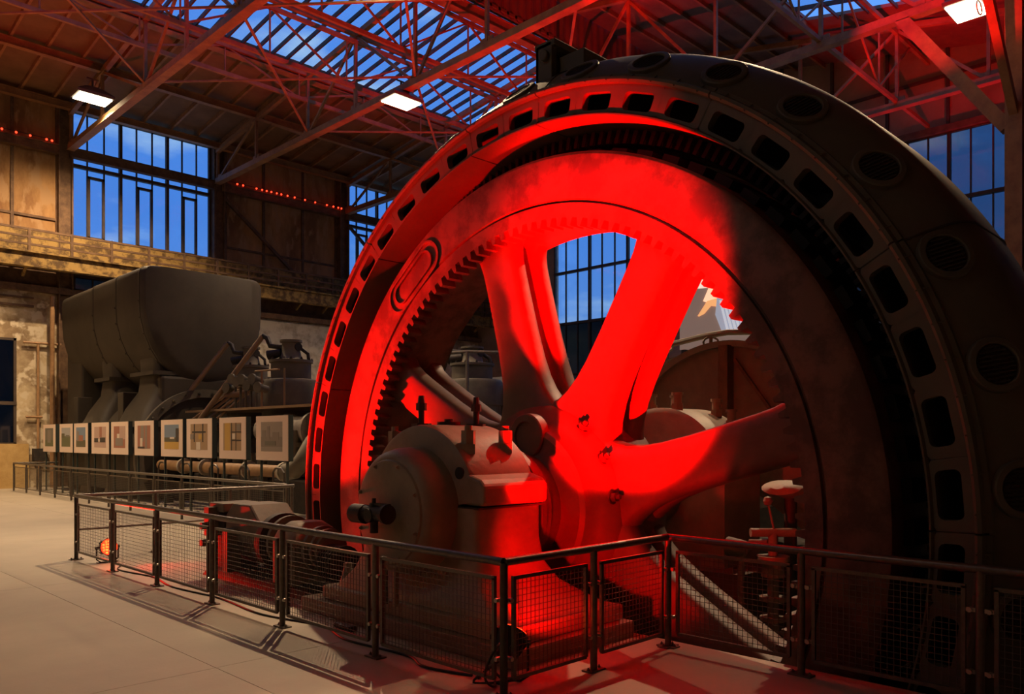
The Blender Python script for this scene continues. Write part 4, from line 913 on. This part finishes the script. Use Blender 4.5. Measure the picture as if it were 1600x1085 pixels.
for y in (28.7, 33.4):
    b = MB(); b.box((10.05, y, 2.2), (10.6, y+0.5, 3.6)); b.build('lug', M['duct'], be2, smooth=False, bevel=0.03, org=(10.3, y, 2.2))
b = MB(); b.box((10.5, 34.4, 0), (12.0, 36.2, 5.6)); b.build('support_pillar', M['duct'], be2, smooth=False, bevel=0.08)
b = MB(); b.box((10.9, 26.0, 0), (14.5, 34.4, 0.6)); b.build('bed_plate', M['dark'], be2, smooth=False)
for y in (30.4, 33.0):
    b = MB(); b.loft([rrect(10.1, 10.9, y-0.45, y+0.45, 0, 0.1), rrect(10.15, 10.9, y-0.4, y+0.4, 0.35, 0.2), rrect(10.5, 10.9, y-0.15, y+0.15, 0.85, 0.1)]); b.build('foot', M['plinth'], be2, org=(10.5, y, 0))

# valve towers of the gas engine
def tower(x, y, s, lab, rod=True, zs=0.0):
    o = thing('valve_tower', (x, y, 0), lab, 'engine cylinder')
    L = lambda prof, m, nm, n=36: MB().lathe((x, y, zs), (0, 0, 1), [(t, r*s) for t, r in prof], n).build(nm, m, o)
    L([(0 if not rod else 2.1, 0.95), (2.85, 0.95), (2.9, 1.0), (3.72, 1.0), (3.82, 0.94), (3.86, 0.7)], M['grey'], 'lower_cylinder')
    L([(3.86, 0.66), (4.34, 0.66), (4.36, 0.72), (4.44, 0.72), (4.46, 0.6), (4.47, 0.1)], M['grey'], 'upper_cylinder')
    L([(4.44, 0.42), (4.5, 0.36), (4.75, 0.30), (4.98, 0.30), (5.0, 0.37), (5.07, 0.37), (5.07, 0.28), (4.9, 0.2)], M['grey'], 'valve_chest', 28)
    b = MB(); Z = zs
    b.cyl((x-0.25*s, y+0.2*s, Z+4.68), (x-0.55*s, y+0.55*s, Z+4.6), 0.13*s, 0.17*s, n=14); b.cyl((x+0.1*s, y-0.32*s, Z+4.85), (x+0.1*s, y-0.2*s, Z+4.85), 0.14*s, n=14)
    b.tube([(x-0.2*s, y+0.2*s, Z+4.85), (x-0.5*s, y+0.5*s, Z+4.9), (x-0.55*s, y+0.62*s, Z+5.15), (x-0.65*s, y+0.75*s, Z+5.22)], 0.09*s, 10)
    b.tube([(x+0.25*s, y-0.25*s, Z+4.8), (x+0.4*s, y-0.4*s, Z+4.65), (x+0.42*s, y-0.42*s, Z+4.46)], 0.06*s, 8)
    b.build('rocker_arm', M['dark'], o)
    b = MB()
    for k in range(12): a = 2*PI*k/12; b.hexbolt((x+0.68*s*math.cos(a), y+0.68*s*math.sin(a), Z+4.44), (0, 0, 1), 0.035, 0.04)
    b.build('head_bolts', M['dark'], o)
    if rod:
        b = MB(); b.cyl((x-0.65*s, y+0.75*s, Z+5.2), (x-2.15, y+2.2, 2.3), 0.085, n=12); b.build('push_rod', M['rod'], o)
    return o
tower(12.9, 22.6, 0.92, 'grey engine cylinder with valve chest and push rod nearest the wheel at left')
tower(12.9, 25.2, 0.80, 'grey engine cylinder with valve chest beside the big duct')
tower(20.2, 22.3, 1.15, 'pale engine cylinder seen between the upper left wheel arms', rod=False, zs=0.35)
# platform rails near tower C
b = MB(); b.tube([(18.2, 22.4, 5.0), (18.8, 21.0, 5.05), (20.5, 20.0, 5.05), (23.0, 20.0, 5.0)], 0.05, 8)
for p in ((18.8, 21.0), (20.5, 20.0)): b.cyl((p[0], p[1], 0), (p[0], p[1], 5.05), 0.06, n=8)
b.build('platform_rail', M['plinth'], label='round tube guard rail around the pale cylinder behind the wheel', category='railing')
b = MB(); b.lathe((22.3, 22.2, 0), (0, 0, 1), [(0, 1.6), (3.4, 1.6), (4.0, 1.45), (4.35, 1.0), (4.45, 0.1)], 40); b.build('gas_receiver', M['grey'], label='round shouldered grey tank beside the cylinder behind the wheel', category='tank')
# engine bed, platform, pipework
en = thing('gas_engine', (12.8, 22, 0), 'dark gas engine bed with valve gear and platform below the cylinders', 'engine')
b = MB(); b.box((11.3, 14.9, 0), (14.6, 26.0, 0.9)); b.build('bed', M['dark'], en, smooth=False, bevel=0.05)
b = MB(); b.box((11.2, 17.2, 2.86), (14.6, 26.4, 2.93)); b.build('platform', M['rod'], en, smooth=False)
b = MB(); b.box((11.8, 15.5, 0.9), (14.0, 25.5, 2.1)); b.build('crankcase', M['grey'], en, smooth=False, bevel=0.15)
b = MB(); b.cyl((11.5, 18.9, 2.25), (11.5, 21.6, 2.25), 0.38, n=24); b.cyl((11.5, 18.8, 2.25), (11.5, 18.9, 2.25), 0.5, n=24); b.cyl((11.5, 20.2, 2.25), (11.5, 20.3, 2.25), 0.46, n=24); b.build('exhaust_pipe', M['pipe_wh'], en)
b = MB()
random.seed(3)
for k in range(4):
    u = k*0.35; b.cyl((12.0, 23.6-u*0.3, 3.9-0.1*k), (10.9+0.1*k, 25.2-u, 2.6), 0.045, n=8); b.cyl((11.9, 23.75-u*0.3, 3.75-0.1*k), (11.55, 24.2-u*0.5, 3.35), 0.10, n=10)
b.build('valve_linkage', M['rod'], en)
for k in range(16):
    y = 16.2+0.62*k; x = 11.2+random.uniform(-0.15, 0.25); z0 = random.uniform(0.9, 2.3); r = random.uniform(0.08, 0.18)
    b = MB(); b.cyl((x, y, z0), (x, y, z0+0.12), r*1.6, n=14); b.cyl((x, y, z0-0.3), (x, y, z0+0.45), r*0.8, n=12); b.cyl((x-0.3, y, z0+0.2), (x+0.9, y, z0+0.2), r*0.6, n=10); b.cyl((x-0.32, y, z0+0.2), (x-0.26, y, z0+0.2), r*1.3, n=12)
    b.build('valve', M['plinth'] if k % 3 else M['dark'], en, org=(x, y, z0))
for k in range(7):
    y = 22.0+0.33*k; z0 = 3.0+random.uniform(0, 0.8); b = MB(); b.cyl((11.75, y, z0), (11.45, y-0.1, z0+0.05), 0.12, n=12); b.cyl((11.45, y-0.1, z0+0.05), (11.38, y-0.12, z0+0.05), 0.16, n=12); b.cyl((11.6, y, z0-0.1), (11.6, y, 2.9), 0.04, n=8)
    b.build('oil_pump', M['grey'], en, org=(11.6, y, z0))
b = MB(); b.tube([(11.6, 21.0, 4.0), (11.6, 22.4, 4.02)], 0.03, 6); b.cyl((11.55, 21.9, 2.93), (11.55, 21.9, 4.0), 0.035, n=8); b.cyl((11.55, 20.6, 2.93), (11.55, 20.6, 4.0), 0.03, n=8); b.build('guard_rail', M['rod'], en)
pp = thing('ochre_pipeline', (10.3, 22, 0), 'ochre horizontal pipe with flanges below the picture boards', 'pipe')
b = MB(); b.cyl((10.35, 18.4, 1.18), (10.35, 26.2, 1.18), 0.16, n=18); b.build('pipe', M['pipe_or'], pp)
for y in (18.4, 20.3, 22.9, 24.4): b = MB(); b.cyl((10.35, y, 1.18), (10.35, y+0.1, 1.18), 0.24, n=18); b.build('flange', M['pipe_wh'], pp, org=(10.35, y, 1.18))
for y in (19.5, 22.2, 25.5): b = MB(); b.box((10.25, y, 0), (10.45, y+0.12, 1.05)); b.build('pipe_support', M['dark'], pp, smooth=False, org=(10.35, y, 0))
b = MB(); b.tube([(10.35, 18.4, 1.18), (10.38, 18.05, 1.22), (10.5, 17.85, 1.45), (10.75, 17.85, 1.85), (11.1, 18.05, 2.15), (11.5, 18.6, 2.25)], 0.22, 14); b.build('elbow', M['grey'], pp)
lg = thing('service_ladder', (9.75, 22, 0), 'thin grey tube frames standing among the pipes behind the boards', 'frame')
for k in range(5):
    y = 17.5+1.75*k; b = MB(); b.tube([(9.8, y, 0), (9.8, y, 1.2), (9.8, y+0.12, 1.3), (9.8, y+0.4, 1.3), (9.8, y+0.52, 1.2), (9.8, y+0.52, 0)], 0.025, 6); b.build('tube_frame', M['fence'], lg, org=(9.8, y, 0))

# ================================================================== POSTER OF A FIGURE
po = thing('backlit_poster', (26, 15, 0), 'brightly lit poster of a figure in a grey tank top seen through the wheel', 'poster')
pc = P(1128, 485, X=26.0); nrm_d = Vector((-0.85, -0.53, 0)).normalized(); rt = Vector((0.53, -0.85, 0)).normalized()
sc_m = (pc.x+pc.y)/S2/FPX
def pt(px, py, off=0.0):
    u = (px-1128)*sc_m/ (rt.dot(Vector((1, -1, 0)).normalized())); return Vector((pc.x, pc.y, pc.z))+rt*u+Vector((0, 0, (485-py)*sc_m))+nrm_d*off
def patch(poly, m, off, nm='printed_figure', par=None):
    b = MB(); b.prism([pt(x, y, off) for x, y in poly], -nrm_d*0.012); return b.build(nm, m, par or po, smooth=False)
sk = flat('print_skin', (0.90, 0.42, 0.16), 0.9); sk2 = flat('print_skin_light', (1.0, 0.62, 0.38), 1.0); tk = flat('print_tank_top', (0.42, 0.44, 0.52), 0.65); tk2 = flat('print_tank_fold', (0.62, 0.64, 0.70), 0.75)
bgp = flat('print_ground', (0.30, 0.20, 0.16), 0.5); lt = flat('print_pale', (0.95, 0.78, 0.62), 0.9); gr = flat('print_green', (0.35, 0.55, 0.42), 0.6)
b = MB(); b.prism([pt(1065, 380), pt(1065, 545), pt(1225, 545), pt(1225, 380)], -nrm_d*0.15); pn = b.build('panel', bgp, po, smooth=False)
patch([(1065, 380), (1225, 380), (1225, 440), (1065, 452)], lt, 0.02)
patch([(1100, 470), (1112, 440), (1118, 434), (1135, 434), (1138, 446), (1134, 456), (1150, 455), (1150, 470), (1122, 478)], sk2, 0.04)
patch([(1117, 440), (1130, 436), (1137, 445), (1133, 456), (1122, 456)], sk, 0.055)
patch([(1092, 493), (1106, 470), (1122, 466), (1124, 480), (1112, 478), (1102, 490), (1094, 494)], sk, 0.05)
patch([(1121, 462), (1140, 453), (1148, 462), (1158, 474), (1166, 500), (1168, 525), (1130, 525), (1118, 492)], tk, 0.06)
for k in range(5): patch([(1124+k*6, 470+k*3), (1127+k*6, 470+k*3), (1140+k*6, 524), (1136+k*6, 524)], tk2, 0.072)
patch([(1158, 490), (1175, 492), (1176, 512), (1170, 525), (1160, 525)], gr, 0.05); patch([(1176, 508), (1190, 512), (1188, 528), (1172, 528)], lt, 0.05)
for s in (1072, 1218):
    a = pt(s, 545, -0.1); b = MB(); b.box((a.x-0.08, a.y-0.08, 0), (a.x+0.08, a.y+0.08, a.z)); b.build('leg', M['dark'], po, smooth=False)
